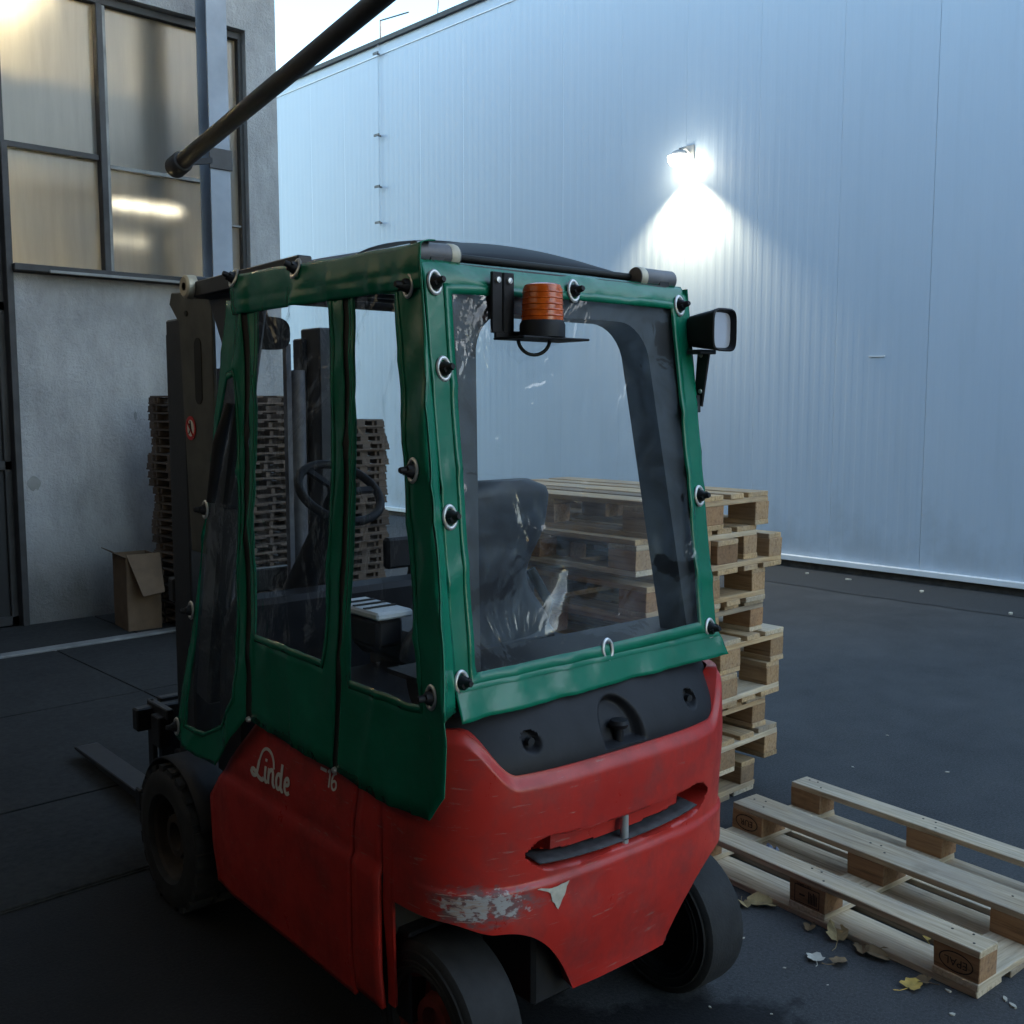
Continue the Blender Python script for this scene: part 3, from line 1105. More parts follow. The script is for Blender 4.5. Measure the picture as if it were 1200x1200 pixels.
def build_chassis():
    Y = .522
    for s in (1, -1):
        nm = 'side_panel'
        # battery door with a soft belly: built as a grid over its outline
        def edge_front(z):
            if z < .48:
                return 1.10 + .02 * (z - .19) / .29
            return 1.12 - (z - .48) * (1.12 - .80) / .32

        def f(u, v, s=s):
            z = .20 + .60 * v
            x0, x1 = .250, edge_front(z)
            x = x0 + (x1 - x0) * u
            y = Y - .020 * ss(.62, .80, z) + .010 * ss(.20, .34, z) - .010 * ss(.66, .60, z) * 0
            y -= .010 * ss(.565, .585, z) * (1 if z < .8 else 0)
            y -= .012 * ss(.95, 1.1, x)
            return (x, s * y, z)
        m = MB().grid(40, 40, f)
        o = m.build(nm, 'red_paint', FK, smooth=40, solid=.012)
        # narrow post between battery door and counterweight
        m = MB()
        m.grid(4, 30, lambda u, v, s=s: (.122 + .120 * u, s * (Y - .02 * ss(.62, .8, .22 + .58 * v) - .010 * ss(.565, .585, .22 + .58 * v) + .010 * ss(.2, .34, .22 + .58 * v)), .22 + .58 * v))
        m.build('side_post', 'red_paint', FK, smooth=40, solid=.012)
        # oval latch holes
        for (x, z) in ((.845, .575), (.315, .675)):
            pts = [(x + .009 * cos(t), z + .020 * sin(t)) for t in [2 * pi * k / 20 for k in range(20)]]
            yy = Y - .010 * ss(.565, .585, z) - .02 * ss(.62, .8, z) + .010
            MB().prism(pts, lambda u, v, d, s=s: (u, s * d, v), yy - .006, yy - .0015).build('latch_hole', 'zip_black', o)
        if s == 1:
            side_lettering(o, Y)
    # dark chassis, floor, battery hood inside
    m = MB()
    m.box((.62, 0, .30), (1.10, .96, .24))
    m.box((.62, 0, .45), (1.00, 1.00, .10))
    m.box((1.42, 0, .28), (.50, .60, .30))
    m.build('chassis', 'dark_metal', FK, bevel=.006)
    MB().box((-.02, 0, .34), (.22, .50, .22)).build('rear_axle', 'dark_metal', FK, bevel=.01)
    m = MB()
    m.box((.32, 0, .86), (.56, .92, .22))
    m.build('battery_hood', 'black_plastic', FK, bevel=.03, smooth=30)
    MB().box((.86, 0, .56), (.50, .94, .04)).build('floor_plate', 'black_rubber', FK, bevel=.004)
    m = MB()
    m.prism([(1.06, .50), (1.26, .50), (1.20, 1.02), (1.10, 1.12), (1.03, 1.10)], lambda u, v, d: (u, d, v), -.44, .44)
    m.build('dashboard', 'black_plastic', FK, bevel=.015, smooth=30)


def side_lettering(parent, Y):
    """white script word mark and model number on the battery door."""
    def strokes(lines, name, org, sx, wd, par):
        m = MB()
        for pts, w in lines:
            # smooth by chaikin
            P = [Vector(p) for p in pts]
            for _ in range(3):
                Q = [P[0]]
                for a, b in zip(P[:-1], P[1:]):
                    Q += [a * .75 + b * .25, a * .25 + b * .75]
                Q.append(P[-1])
                P = Q
            vs, fs = [], []
            for i, p in enumerate(P):
                d = (P[min(i + 1, len(P) - 1)] - P[max(i - 1, 0)])
                nrm = Vector((-d.y, d.x)).normalized() * w / 2
                for q in (p + nrm, p - nrm):
                    z = org[1] + q.y * sx
                    yy = Y - .010 * ss(.565, .585, z) - .02 * ss(.62, .8, z) + .010 + .0078
                    vs.append((org[0] - q.x * sx, yy, z))
            fs = [(2 * i, 2 * i + 1, 2 * i + 3, 2 * i + 2) for i in range(len(P) - 1)]
            m.add(vs, fs)
        m.build(name, 'white_paint', par, recalc=False, solid=.0008)
    T, W = .30, .20
    lines = [
        # capital L with its loop, and the long arc over the word
        ([(-.35, .18), (-.20, .02), (.10, .05), (.25, .30), (.42, .95), (.62, 1.30), (.95, 1.42), (1.35, 1.32), (1.62, 1.05), (1.72, .72)], .13),
        ([(.36, .75), (.30, .40), (.20, .12), (.0, .0), (-.22, .05), (-.28, .22), (-.10, .30), (.15, .20), (.45, .02), (.75, .0), (.88, .12)], .19),
        # i
        ([(.98, .66), (.98, .12), (1.06, .0), (1.18, .06)], .17), ([(.98, .86), (.98, .98)], .17),
        # n
        ([(1.30, .66), (1.30, .0)], .19), ([(1.30, .42), (1.42, .62), (1.60, .66), (1.70, .52), (1.70, .10), (1.80, .0), (1.88, .05)], .17),
        # d
        ([(2.38, .52), (2.24, .66), (2.06, .60), (1.98, .33), (2.06, .04), (2.24, .0), (2.38, .18)], .17), ([(2.40, 1.10), (2.40, .12), (2.50, .0), (2.60, .06)], .19),
        # e
        ([(2.74, .34), (3.06, .40), (3.08, .56), (2.94, .68), (2.78, .58), (2.72, .32), (2.80, .06), (2.98, .0), (3.14, .12)], .16),
    ]
    strokes(lines, 'word_mark', (.795, .634), .067, 0, parent)
    strokes([([(0, 0), (.5, 0)], .14), ([(.62, -.02), (.80, .16), (.80, -.62)], .10),
             ([(1.32, .10), (1.10, .02), (.98, -.25), (1.02, -.55), (1.2, -.64), (1.38, -.50), (1.36, -.28), (1.18, -.22), (1.02, -.36)], .10)],
            'model_number', (.432, .752), .062, 0, parent)


build_chassis()


def wheel(name, loc, r, w, side, rim_mat, tread):
    """tyre with side wall and tread blocks; side=+1 wheel face points to +y."""
    hw = w / 2
    e = bpy.data.objects.new(name, None)
    m = MB()
    prof = [(r * .60, hw * .80), (r * .64, hw * .98), (r * .80, hw), (r * .93, hw * .97), (r * .985, hw * .86), (r, hw * .6), (r, 0),
            (r, -hw * .6), (r * .985, -hw * .86), (r * .93, -hw * .97), (r * .80, -hw), (r * .64, -hw * .98), (r * .60, -hw * .80)]
    m.lathe(prof, (0, 0, 0), (0, 1, 0), 48, close=True)
    if tread:
        nb = 22
        for k in range(nb):
            for sd in (1, -1):
                t = 2 * pi * (k + (.5 if sd < 0 else 0)) / nb
                rot = Matrix.Rotation(-t, 3, 'Y') @ Matrix.Rotation(radians(18 * sd), 3, 'X')
                m.box(rot @ Vector((0, 0, 0)) + Matrix.Rotation(-t, 3, 'Y') @ Vector((r * .985, sd * hw * .50, 0)), (.030, hw * .82, r * .17), Matrix.Rotation(-t, 3, 'Y'))
    else:
        for rr_ in (.70, .76, .88):
            for sd in (1, -1):
                m.lathe([(r * rr_ - .003, sd * hw * .985), (r * rr_, sd * (hw + .003)), (r * rr_ + .003, sd * hw * .985)], (0, 0, 0), (0, 1, 0), 48)
    m2 = m
    o = m2.build(name, 'black_rubber', FK, smooth=35)
    o.location = loc
    rm = MB()
    rm.lathe([(0, hw * .30), (r * .16, hw * .30), (r * .20, hw * .62), (r * .30, hw * .62), (r * .34, hw * .25), (r * .50, hw * .20), (r * .56, hw * .72), (r * .62, hw * .84), (r * .62, -hw * .84), (r * .5, -hw * .6), (0, -hw * .55)],
             (0, 0, 0), (0, side, 0), 36)
    rmo = rm.build('rim', rim_mat, o, smooth=35)
    for k in range(6):
        t = 2 * pi * k / 6 + .3
        c = Vector((cos(t) * r * .41, 0, sin(t) * r * .41))
        b = MB().lathe([(0, hw * .42), (.012, hw * .42), (.013, hw * .2)], c, (0, side, 0), 6)
        b.build('wheel_nut', 'dark_metal', o)
    bpy.data.objects.remove(e)
    return o


wheel('rear_wheel', (0, .415, .212), .212, .155, 1, 'rim_red', False)
wheel('rear_wheel', (0, -.415, .212), .212, .155, -1, 'rim_rust', False)
wheel('front_wheel', (1.425, .462, .240), .240, .195, 1, 'rim_rust', True)
wheel('front_wheel', (1.425, -.462, .240), .240, .195, -1, 'rim_rust', True)


def build_fenders():
    for s in (1, -1):
        m = MB()
        R0 = .272

        def f(u, v, s=s):
            t = radians(18) + radians(150) * u
            return (1.425 - (R0) * cos(t), s * (.37 + .165 * v), .240 + R0 * sin(t))
        m.grid(24, 3, f)
        m.build('mudguard', 'black_plastic', FK, smooth=60, solid=.008)


build_fenders()


def rear_x(z):
    return .03 - .13 * (2.0 - z)


def build_guard():
    """overhead guard: rear portal, front posts, side rails, cross tubes, roof lights."""
    # rear portal as a ring in the leaning plane
    def rc(hw, hwb, z0, z1, r):
        pts = []
        for (cx, cz, a0) in ((hw - r, z1 - r, 0), (-hw + r, z1 - r, 90)):
            for k in range(9):
                t = radians(a0 + 90 * k / 8)
                pts.append((cx + r * cos(t), cz + r * sin(t)))
        pts += [(-hwb, z0), (hwb, z0)]
        return pts
    outer = rc(.435, .455, 1.00, 2.05, .05)
    inner = rc(.305, .375, 1.03, 1.94, .11)
    for d in (0,):
        m = MB()
        A, B = outer, inner
        n = len(A)
        vs = []
        for off in (.012, .115):
            for P in (A, B):
                vs += [(rear_x(z) + off, y, z) for y, z in P]
        fs = []
        for k in range(n):
            k2 = (k + 1) % n
            fs += [(k, k2, n + k2, n + k), (2 * n + k, 3 * n + k, 3 * n + k2, 2 * n + k2), (k, 2 * n + k, 2 * n + k2, k2), (n + k, n + k2, 3 * n + k2, 3 * n + k)]
        g = m.add(vs, fs).build('overhead_guard', 'dark_metal', FK, smooth=30)
    for s in (1, -1):
        m = MB()
        m.bar((.98, s * .41, 2.05), (1.20, s * .41, 1.40), .065, .12, up=(1, 0, 0))
        m.bar((1.20, s * .41, 1.42), (1.36, s * .41, .72), .065, .10, up=(1, 0, 0))
        m.build('front_post', 'dark_metal', g, bevel=.01, smooth=30)
        MB().bar((.05, s * .395, 2.045), (1.30, s * .395, 2.085), .06, .06).build('side_rail', 'dark_metal', g, bevel=.012, smooth=30)
    for x in (.25, .42, .59, .76, .93, 1.10):
        MB().bar((x, -.37, 2.045 + .03 * x), (x, .37, 2.045 + .03 * x), .025, .03).build('roof_bar', 'dark_metal', g, bevel=.004)
    # domed tinted roof panel
    def dome(u, v):
        x, y = .10 + 1.12 * u, -.36 + .72 * v
        z = 2.066 + .03 * x + .088 * (max(0, 1 - (2 * v - 1) ** 2) ** .6) * (max(0, 1 - abs(2 * u - 1) ** 4) ** .8)
        return (x, y, z)
    MB().grid(24, 24, dome).build('roof_panel', 'roof_tint', g, smooth=60, solid=.006)
    def rim(u):
        return dome(*u)
    edge = [dome(0, k / 24) for k in range(25)]
    MB().tube([(p[0] - .004, p[1], p[2] + .004) for p in edge], .009, 8).build('roof_seal', 'zip_black', g, smooth=60)
    ridge = [(a + .0, b, c + .006) for a, b, c in [dome(.35, k / 24) for k in range(25)]]
    MB().tube(ridge, .010, 8).build('roof_seal', 'zip_black', g, smooth=60)
    # cross tube ends with pale rings
    def roller(y0, y1, x, z, r, ring_y):
        o = MB().tube([(x, y0, z), (x, y1, z)], r, 24).build('cross_tube', 'roller_grey', g, smooth=40)
        MB().lathe([(r * .6, -.012), (r * 1.02, -.012), (r * 1.08, -.006), (r * 1.08, .006), (r * 1.02, .012), (r * .6, .012)], (x, ring_y, z), (0, 1, 0), 24).build('end_ring', 'roller_face', o, smooth=40)
    roller(.445, .325, .075, 2.070, .027, .340)
    roller(-.445, -.300, .075, 2.070, .027, -.315)
    MB().tube([(1.33, -.45, 2.095), (1.33, .44, 2.095)], .036, 24).build('cross_tube', 'dark_metal', g, smooth=40)
    o = [c for c in g.children if c.name.startswith('cross_tube')][-1]
    m = MB()
    m.lathe([(.012, .032), (.030, .034), (.037, .028), (.039, .0)], (1.33, .438, 2.095), (0, 1, 0), 28)
    m.build('end_ring', 'roller_face', o, smooth=35)
    MB().lathe([(0, .026), (.013, .026), (.013, .034)], (1.33, .438, 2.095), (0, 1, 0), 16).build('end_hole', 'zip_black', o)
    # bracket under the front tube and black beam back along the roof edge
    m = MB()
    m.bar((1.33, .425, 2.085), (.62, .425, 2.098), .045, .05)
    m.prism([(1.31, 2.08), (1.02, 2.06), (1.03, 1.86), (1.14, 1.74), (1.20, 1.90)], lambda u, v, d: (u, d, v), .385, .405)
    m.build('front_bracket', 'dark_metal', g, bevel=.004)


build_guard()


def build_mast():
    g = None
    for s in (1, -1):
        m = MB()
        y = .30 * s
        m.bar((1.80 if s < 0 else 1.70, y, .10), (1.80 if s < 0 else 1.70, y, 2.02), .11, .15, up=(1, 0, 0))
        m.bar((1.86, y * .88, .10), (1.86, y * .88, 1.98), .09, .07, up=(1, 0, 0))
        o = m.build('mast_upright', 'dark_metal', FK, bevel=.006)
        # olive head plate with long slot, on the outer face
        P = [(1.36, 1.20), (1.58, 1.20), (1.63, 2.00), (1.71, 2.07), (1.69, 2.11), (1.36, 2.09)]
        if s == 1:
            MB().prism(P, lambda u, v, d: (u, d, v), s * .352, s * .366).build('head_plate', 'mast_steel', o, bevel=.003)
        pts = [(1.475 + .028 * cos(t), 1.83 + (.085 if sin(t) >= 0 else -.085) + .028 * sin(t)) for t in [2 * pi * k / 28 for k in range(28)]]
        if s == 1:
            MB().prism(pts, lambda u, v, d: (u, d, v), s * .350, s * .3685).build('plate_slot', 'zip_black', o)
        if s == 1:
            MB().lathe([(0, .004), (.010, .004), (.010, -.004)], (1.56, s * .366, 2.03), (0, s, 0), 12).build('bolt_hole', 'zip_black', o)
        MB().tube([(1.76, .16 * s, .25), (1.76, .16 * s, 1.85)], .035, 18).build('lift_cylinder', 'roller_grey', o, smooth=40)
        MB().bar((1.74, .11 * s, .3), (1.74, .11 * s, 1.95), .02, .03).build('lift_chain', 'roller_grey', o)
        if s == 1:
            # round no-stepping sticker
            st = MB().lathe([(0, .0015), (.030, .0015), (.030, 0)], (1.55, .367, 1.635), (0, 1, 0), 28).build('warning_sticker', 'white_paint', o)
            MB().lathe([(.030, .002), (.041, .002), (.041, 0), (.030, 0)], (1.55, .367, 1.635), (0, 1, 0), 28).build('sticker_ring', 'red_paint_sign', st) if False else None
            r2 = MB().lathe([(.029, .0022), (.042, .0022), (.042, 0)], (1.55, .367, 1.635), (0, 1, 0), 28).build('sticker_ring', 'red_paint_sign', o)
            m = MB()
            m.bar((1.573, .3695, 1.66), (1.527, .3695, 1.61), .001, .009, up=(0, 1, 0))
            m.build('sticker_bar', 'red_paint_sign', o)
            m = MB()
            for (a, b) in (((1.550, 1.66), (1.545, 1.635)), ((1.545, 1.635), (1.563, 1.615)), ((1.545, 1.635), (1.535, 1.615)), ((1.550, 1.652), (1.563, 1.64))):
                m.bar((a[0], .3690, a[1]), (b[0], .3690, b[1]), .001, .006, up=(0, 1, 0))
            m.build('sticker_figure', 'sign_black', o)
    m = MB()
    for z in (.35, 1.02):
        MB().bar((1.85, -.34, z), (1.85, .34, z), .05, .09).build('mast_crossbar', 'dark_metal', FK, bevel=.006)
    m.bar((2.0, -.44, .50), (2.0, .44, .50), .05, .09)
    m.bar((2.0, -.44, .18), (2.0, .44, .18), .05, .09)
    for y in (-.16, .16):
        m.bar((1.97, y, .14), (1.97, y, .60), .06, .04)
    m.build('fork_carriage', 'dark_metal', FK, bevel=.006)
    for s in (1, -1):
        P = [(2.025, .06), (2.065, .045), (3.12, .060), (3.16, .068), (3.12, .078), (2.09, .092), (2.065, .115), (2.065, .56), (2.025, .56)]
        MB().prism(P, lambda u, v, d, s=s: (u, d, v), s * .215, s * .325).build('fork', 'dark_metal', FK, bevel=.004)
    # lamp bracket standing out in front of the wheel
    m = MB()
    m.bar((2.03, .36, .24), (2.03, .36, .56), .02, .05)
    m.box((1.94, .36, .54), (.20, .03, .04))
    m.box((1.90, .375, .47), (.08, .05, .12))
    m.build('lamp_bracket', 'dark_metal', FK, bevel=.004)


build_mast()


def build_cabin():
    # seat
    def back(u, v):
        # rounded pad: u across, v up
        z = 1.02 + .49 * v
        hw = (.235 - .12 * ss(.05, .45, v)) + .045 * ss(.45, .75, v)
        top = (1 - max(0, (v - .86) / .14) ** 2.5) ** .5 if v > .86 else 1
        hw *= max(.05, .55 + .45 * top) if v > .86 else 1
        a = 2 * pi * u
        y = hw * (abs(cos(a)) ** .7) * (1 if cos(a) > 0 else -1)
        th = .055 * (.6 + .4 * top)
        x = .25 - .10 * (v) + th * (abs(sin(a)) ** .7) * (1 if sin(a) > 0 else -1) + .02 * cos(a) ** 2
        return (x + .10, y * 1.12 + .03, z)
    m = MB().grid(36, 22, back)
    n = 37
    m.f.append(tuple(range(22 * n, 22 * n + 36)))
    seat = m.build('seat', 'seat_vinyl', FK, smooth=50)
    m = MB()
    m.box((.52, 0, 1.02), (.46, .46, .10))
    m.build('seat_cushion', 'seat_vinyl', seat, bevel=.03, smooth=40)
    MB().box((.46, 0, .965), (.42, .42, .05)).build('seat_suspension', 'black_rubber', seat, bevel=.01)
    m = MB()
    m.tube([(.40, -.20, 1.22), (.36, -.24, 1.12), (.40, -.25, 1.03), (.46, -.23, .99)], .016, 8)
    m.build('seat_belt', 'zip_black', seat, smooth=60)
    # pale armrest plate with dark slots at the left of the seat
    a = MB().box((.555, .27, 1.135), (.25, .12, .022)).build('armrest', 'light_plate', seat, bevel=.006)
    a.rotation_euler = (0, 0, 0)
    for k in range(3):
        MB().box((.62 - .055 * k, .27, 1.1475), (.012, .105, .004)).build('armrest_slot', 'zip_black', a)
    MB().box((.555, .27, 1.08), (.20, .09, .085)).build('armrest_body', 'black_plastic', seat, bevel=.012)
    # lever console on the right
    m = MB()
    m.box((.66, -.30, 1.10), (.22, .13, .16))
    m.build('lever_console', 'black_plastic', FK, bevel=.02, smooth=30)
    for k in range(2):
        m = MB()
        m.tube([(.70 + .05 * k, -.28, 1.16), (.72 + .05 * k, -.28, 1.27)], .008, 8)
        m.lathe([(0, -.02), (.014, -.015), (.018, 0), (.014, .016), (0, .02)], (.722 + .05 * k, -.28, 1.28), (0, 0, 1), 12)
        m.build('lever', 'red_paint_sign' if k == 0 else 'black_plastic', FK, smooth=50)
    # steering column and wheel
    c = Vector((.92, .15, 1.44))
    ax = Vector((-.62, 0, .78)).normalized()
    m = MB()
    m.tube([c - ax * .46, c - ax * .02], [.055, .035], 14)
    col = m.build('steering_column', 'black_plastic', FK, smooth=50)
    s1 = ax.cross(Vector((0, 1, 0))).normalized()
    s2 = Vector((0, 1, 0))
    path = [c + (s1 * cos(2 * pi * k / 40) + s2 * sin(2 * pi * k / 40)) * .135 for k in range(41)]
    m = MB().tube(path, .0145, 10, caps=False)
    for k in range(3):
        t = 2 * pi * k / 3 + .5
        m.bar(c, c + (s1 * cos(t) + s2 * sin(t)) * .135, .022, .012, up=ax)
    m.lathe([(0, .012), (.035, .010), (.042, 0), (.035, -.02), (0, -.02)], c, ax, 18)
    m.build('steering_wheel', 'black_plastic', col, smooth=50)
    # hand mirror hung from the front tube
    m = MB()
    pts = [superell(2 * pi * k / 24, .075, .055, 3) for k in range(24)]
    m.prism(pts, lambda u, v, d: (1.27 + d, .20 + u, 1.955 + v), 0, .02)
    m.tube([(1.29, .20, 2.0), (1.33, .20, 2.08)], .008, 8)
    mi = m.build('mirror', 'black_plastic', FK, smooth=40)
    # display by the wheel
    m = MB().box((1.08, -.20, 1.20), (.04, .16, .11))
    m.build('display', 'black_plastic', FK, bevel=.01)


build_cabin()


# ---------------------------------------------------------------- the green weather cover
def side_y(x, z):
    y = .445 + .085 * (2.0 - min(z, 2.0))
    # hanging folds
    y += .006 * nz(x * 5.0, z * 1.6, 1.3)
    y += .006 * ss(1.0, .78, z) * (.7 + sin(x * 17 + 1.2 * nz(x * 3, z * 2)))
    r1 = 1 - abs(nz(x * 4.5 + z * 1.5, z * 1.4 - x, 6.1)) * 2.2
    y += .006 * max(0, r1) ** 4
    r2 = 1 - abs(nz(x * 7 - z * 4, z * 2.5 + x * 2, 2.7)) * 2.2
    y += .006 * max(0, r2) ** 5
    # pulls running down from the roof knobs
    for kx in (.62, .95, .10):
        d = abs(x - kx - (2.06 - z) * .12)
        y += .010 * ss(.055, .0, d) * ss(1.72, 2.02, z)
    y += .010 * ss(1.0, 1.4, x)*0
    return y


def side_map(x, z):
    return (x, side_y(x, z), z)


def film_map(x, z):
    return (x, side_y(x, z) - .001 + .006 * nz(x * 5, z * 3, 7.7) + .012 * ss(1.6, 2.0, z) * max(0, 1 - abs(nz(x * 5 + z * 3, z * 1.5, 4.2)) * 2.4) ** 3, z)


def top_z(x):
    return 2.082 + .022 * x + .004 * ss(.12, .03, x) + .006 * nz(x * 6, 2.2)


def build_cover():
    # main part: the band along the roof edge, folded over the rail
    def band(u, v):
        x = 1.02 - (1.02 - .035) * u
        zt = top_z(x)
        if v < .55:
            t = v / .55
            z = 1.985 + (zt - 1.985) * t
            y = side_y(x, 1.985) * (1 - t) + (.452 + .006 * nz(x * 7, 3.3)) * t + .006 * sin(t * pi)
            if t < .25:
                y += .004
        else:
            t = (v - .55) / .45
            a = t * pi / 2
            y = .452 - .022 * (1 - cos(a)) - (.02 + .08 * ss(.10, .30, x)) * t
            z = zt + .014 * sin(a) - .004 * t
        # bunching below the knob
        y += .012 * max(0, nz(x * 9, z * 11, 5.0)) * ss(2.10, 1.99, z)
        return (x, y, z)
    cov = MB().grid(90, 22, band).build('weather_cover', 'green_pvc', FK, smooth=70, solid=.003)

    panels = [
        ([(1.07, 2.033), (.961, 2.02), (.898, 1.502), (.789, .808), (.992, .618), (1.13, .614), (1.268, .643), (1.143, 1.409)],
         [(1.048, 1.792), (1.002, 1.804), (.937, 1.5), (.868, .861), (.948, .758), (1.076, .701), (1.193, .70), (1.165, 1.326)]),
        ([(.927, 2.02), (.383, 2.002), (.34, 1.532), (.308, 1.013), (.313, .788), (.522, .802), (.756, .81), (.853, 1.405)],
         [(.867, 2.012), (.451, 2.0), (.404, 1.529), (.376, 1.088), (.39, 1.055), (.566, 1.062), (.759, 1.062), (.815, 1.408)]),
        ([(.358, 2.0), (.043, 1.996), (-.058, 1.476), (-.164, .981), (-.168, .854), (-.114, .786), (.07, .781), (.288, .79), (.284, 1.062), (.316, 1.533)],
         [(.33, 1.995), (.144, 1.979), (.043, 1.469), (-.049, 1.057), (-.051, 1.035), (-.01, 1.031), (.097, 1.034), (.244, 1.033), (.248, 1.068), (.283, 1.535)]),
    ]
    for outer, inner in panels:
        ring_mesh(outer, inner, side_map, 16, 7).build('cover_panel', 'green_pvc', cov, smooth=70, solid=.003)
        def lerp(wd):
            out = []
            for o_, i in zip(outer, inner):
                f = min(.7, wd / max(.001, math.hypot(o_[0] - i[0], o_[1] - i[1])))
                out.append((i[0] + (o_[0] - i[0]) * f, i[1] + (o_[1] - i[1]) * f))
            return out
        ring_mesh(lerp(.020), lerp(.001), lambda x, z: (x, side_y(x, z) + .0030, z), 16, 2).build('window_hem', 'green_pvc', cov, smooth=70, solid=.0015)
        disc_mesh(inner, film_map, 14, 18).build('clear_window', 'clear_film', cov, smooth=80, recalc=False)
    # zips in the two long joints
    for pts in (((.944, 2.017), (.91, 1.652), (.835, 1.157), (.773, .814)), ((.370, 1.997), (.328, 1.533), (.298, 1.037), (.301, .791))):
        def zf(u, v, pts=pts):
            t = v * 3
            i = min(2, int(t))
            t -= i
            x = pts[i][0] + (pts[i + 1][0] - pts[i][0]) * t - .016 + .032 * u
            z = pts[i][1] + (pts[i + 1][1] - pts[i][1]) * t
            return (x, side_y(x, z) - .003, z)
        MB().grid(2, 66, zf).build('zip', 'zip_black', cov, smooth=70)
        x, z = pts[-1]
        MB().lathe([(0, .010), (.007, .008), (.009, 0)], (x - .004, side_y(x, z), z), (0, 1, 0), 12).build('zip_stud', 'ring_metal', cov, smooth=50)
    # rolled strap hanging in the front panel
    m = MB()
    m.tube([(1.00, side_y(1.0, 1.72) + .012, 1.72), (1.03, side_y(1.03, 1.6) + .026, 1.60), (1.07, side_y(1.07, 1.4) + .02, 1.42)], [.012, .020, .014], 10)
    m.build('strap_roll', 'black_plastic', cov, smooth=60)

    # rear sheet on the leaning plane
    def rear_map(y, z):
        x = rear_x(z) + .003 * nz(y * 4, z * 3, 2.2)
        x -= .006 * max(0, 1 - abs(nz(y * 5 + z * 3, z * 3 - y, 8.8)) * 2.3) ** 4
        if z < 1.085:
            t = (1.085 - z) / .1
            x += -.030 * t - .010 * ss(.2, 1, t) * nz(y * 14, 0, 4.4) + .003 * sin(y * 40) * t
        if z > 2.0:
            x += .02 * ((z - 2.0) / .05) ** 2
        # lip round the film
        return (x - .004, y, z)

    def rear_film(y, z):
        w = .008 * nz(y * 3.2, z * 2.4, 9.1) + .014 * ss(1.5, 1.12, z) * nz(y * 5, z * 8, 3.0)
        w += .017 * ss(1.55, 1.15, z) * ss(1.10, 1.17, z) * nz(y * 2.2 + 7, z * 4.5, 1.7)
        w += .020 * ss(1.5, 1.2, z) * ss(1.10, 1.16, z) * max(0, 1 - abs(nz(y * 2.2, z * 5 + y * 2, 5.5)) * 2.4) ** 4
        return (rear_x(z) - .006 - w, y, z)
    O = [(.452, 2.052), (0, 2.055), (-.468, 2.052), (-.470, 1.5), (-.474, 1.08), (-.490, 1.010), (0, 1.004), (.470, .998), (.462, 1.08), (.455, 1.5)]
    I = [(.377, 1.975), (0, 1.985), (-.395, 1.985), (-.398, 1.5), (-.400, 1.13), (-.398, 1.108), (0, 1.100), (.396, 1.097), (.400, 1.12), (.388, 1.5)]
    ring_mesh(O, I, rear_map, 20, 10).build('cover_panel', 'green_pvc', cov, smooth=70, solid=.003)
    hem = lambda f: [(i[0] + (o_[0] - i[0]) * f, i[1] + (o_[1] - i[1]) * f) for o_, i in zip(O, I)]
    ring_mesh(hem(.30), hem(.02), lambda y, z: (rear_map(y, z)[0] - .003, y, z), 20, 2).build('window_hem', 'green_pvc', cov, smooth=70, solid=.0015)
    disc_mesh(I, rear_film, 16, 24).build('clear_window', 'clear_film', cov, smooth=80, recalc=False)
    # welded seam above the loose flap
    MB().grid(60, 2, lambda u, v: (rear_map(.455 - .925 * u, 1.062 + .012 * v)[0] - .004 - .002 * (v == .5), .455 - .925 * u, 1.062 + .012 * v)).build('flap_seam', 'green_pvc', cov, smooth=70)
    # right edge turned round the portal
    MB().grid(4, 40, lambda u, v: (rear_x(1.0 + 1.045 * v) - .004 + .075 * u, -.472 - .004 * u, 1.0 + 1.045 * v)).build('cover_edge', 'green_pvc', cov, smooth=70, solid=.003)
    # left corner: joins side and rear sheets
    def corner(u, v):
        z = 1.02 + 1.03 * v
        x0, y0 = rear_x(z) - .004, .455
        x1 = .043 - .205 * min(1.05, (2.0 - min(2.0, z)) / 1.0)
        y1 = side_y(x1, z)
        t = u
        return (x0 + (x1 - x0) * t + .0 * t, y0 + (y1 - y0) * t + .006 * sin(pi * t), z)
    MB().grid(6, 40, corner).build('cover_edge', 'green_pvc', cov, smooth=80, solid=.003)

    # eyelets and turn knobs
    def eyelet(p, nrm, tilt=0, knob=True, sz=1.0):
        nrm = Vector(nrm).normalized()
        up = Vector((0, 0, 1))
        a = up.cross(nrm).normalized()
        b = nrm.cross(a)
        p = Vector(p)
        ra, rb = .0165 * sz, .0255 * sz
        N = 28
        vs, fs = [], []
        for k in range(N):
            t = 2 * pi * k / N
            rad = a * cos(t) * ra + b * sin(t) * rb
            dr = (a * cos(t) + b * sin(t)).normalized()
            for j in range(6):
                s_ = 2 * pi * j / 6
                vs.append(p + rad + dr * (.0052 * cos(s_)) + nrm * (.004 * sin(s_) + .002))
        for k in range(N):
            for j in range(6):
                fs.append((k * 6 + j, ((k + 1) % N) * 6 + j, ((k + 1) % N) * 6 + (j + 1) % 6, k * 6 + (j + 1) % 6))
        MB().add(vs, fs).build('eyelet', 'ring_metal', cov, smooth=60)
        if knob:
            m = MB()
            m.lathe([(0, .001), (.017 * sz, .002), (.016 * sz, .012), (.009, .020), (.008, .034), (.006, .038), (0, .038)], p, nrm, 16)
            bar = (a * cos(.5) + b * sin(.5))
            m.bar(p + nrm * .016 - bar * .015, p + nrm * .016 + bar * .015, .010, .012, up=nrm)
            m.build('turn_knob', 'black_plastic', cov, smooth=45)
    RN = (-1, 0, .13)
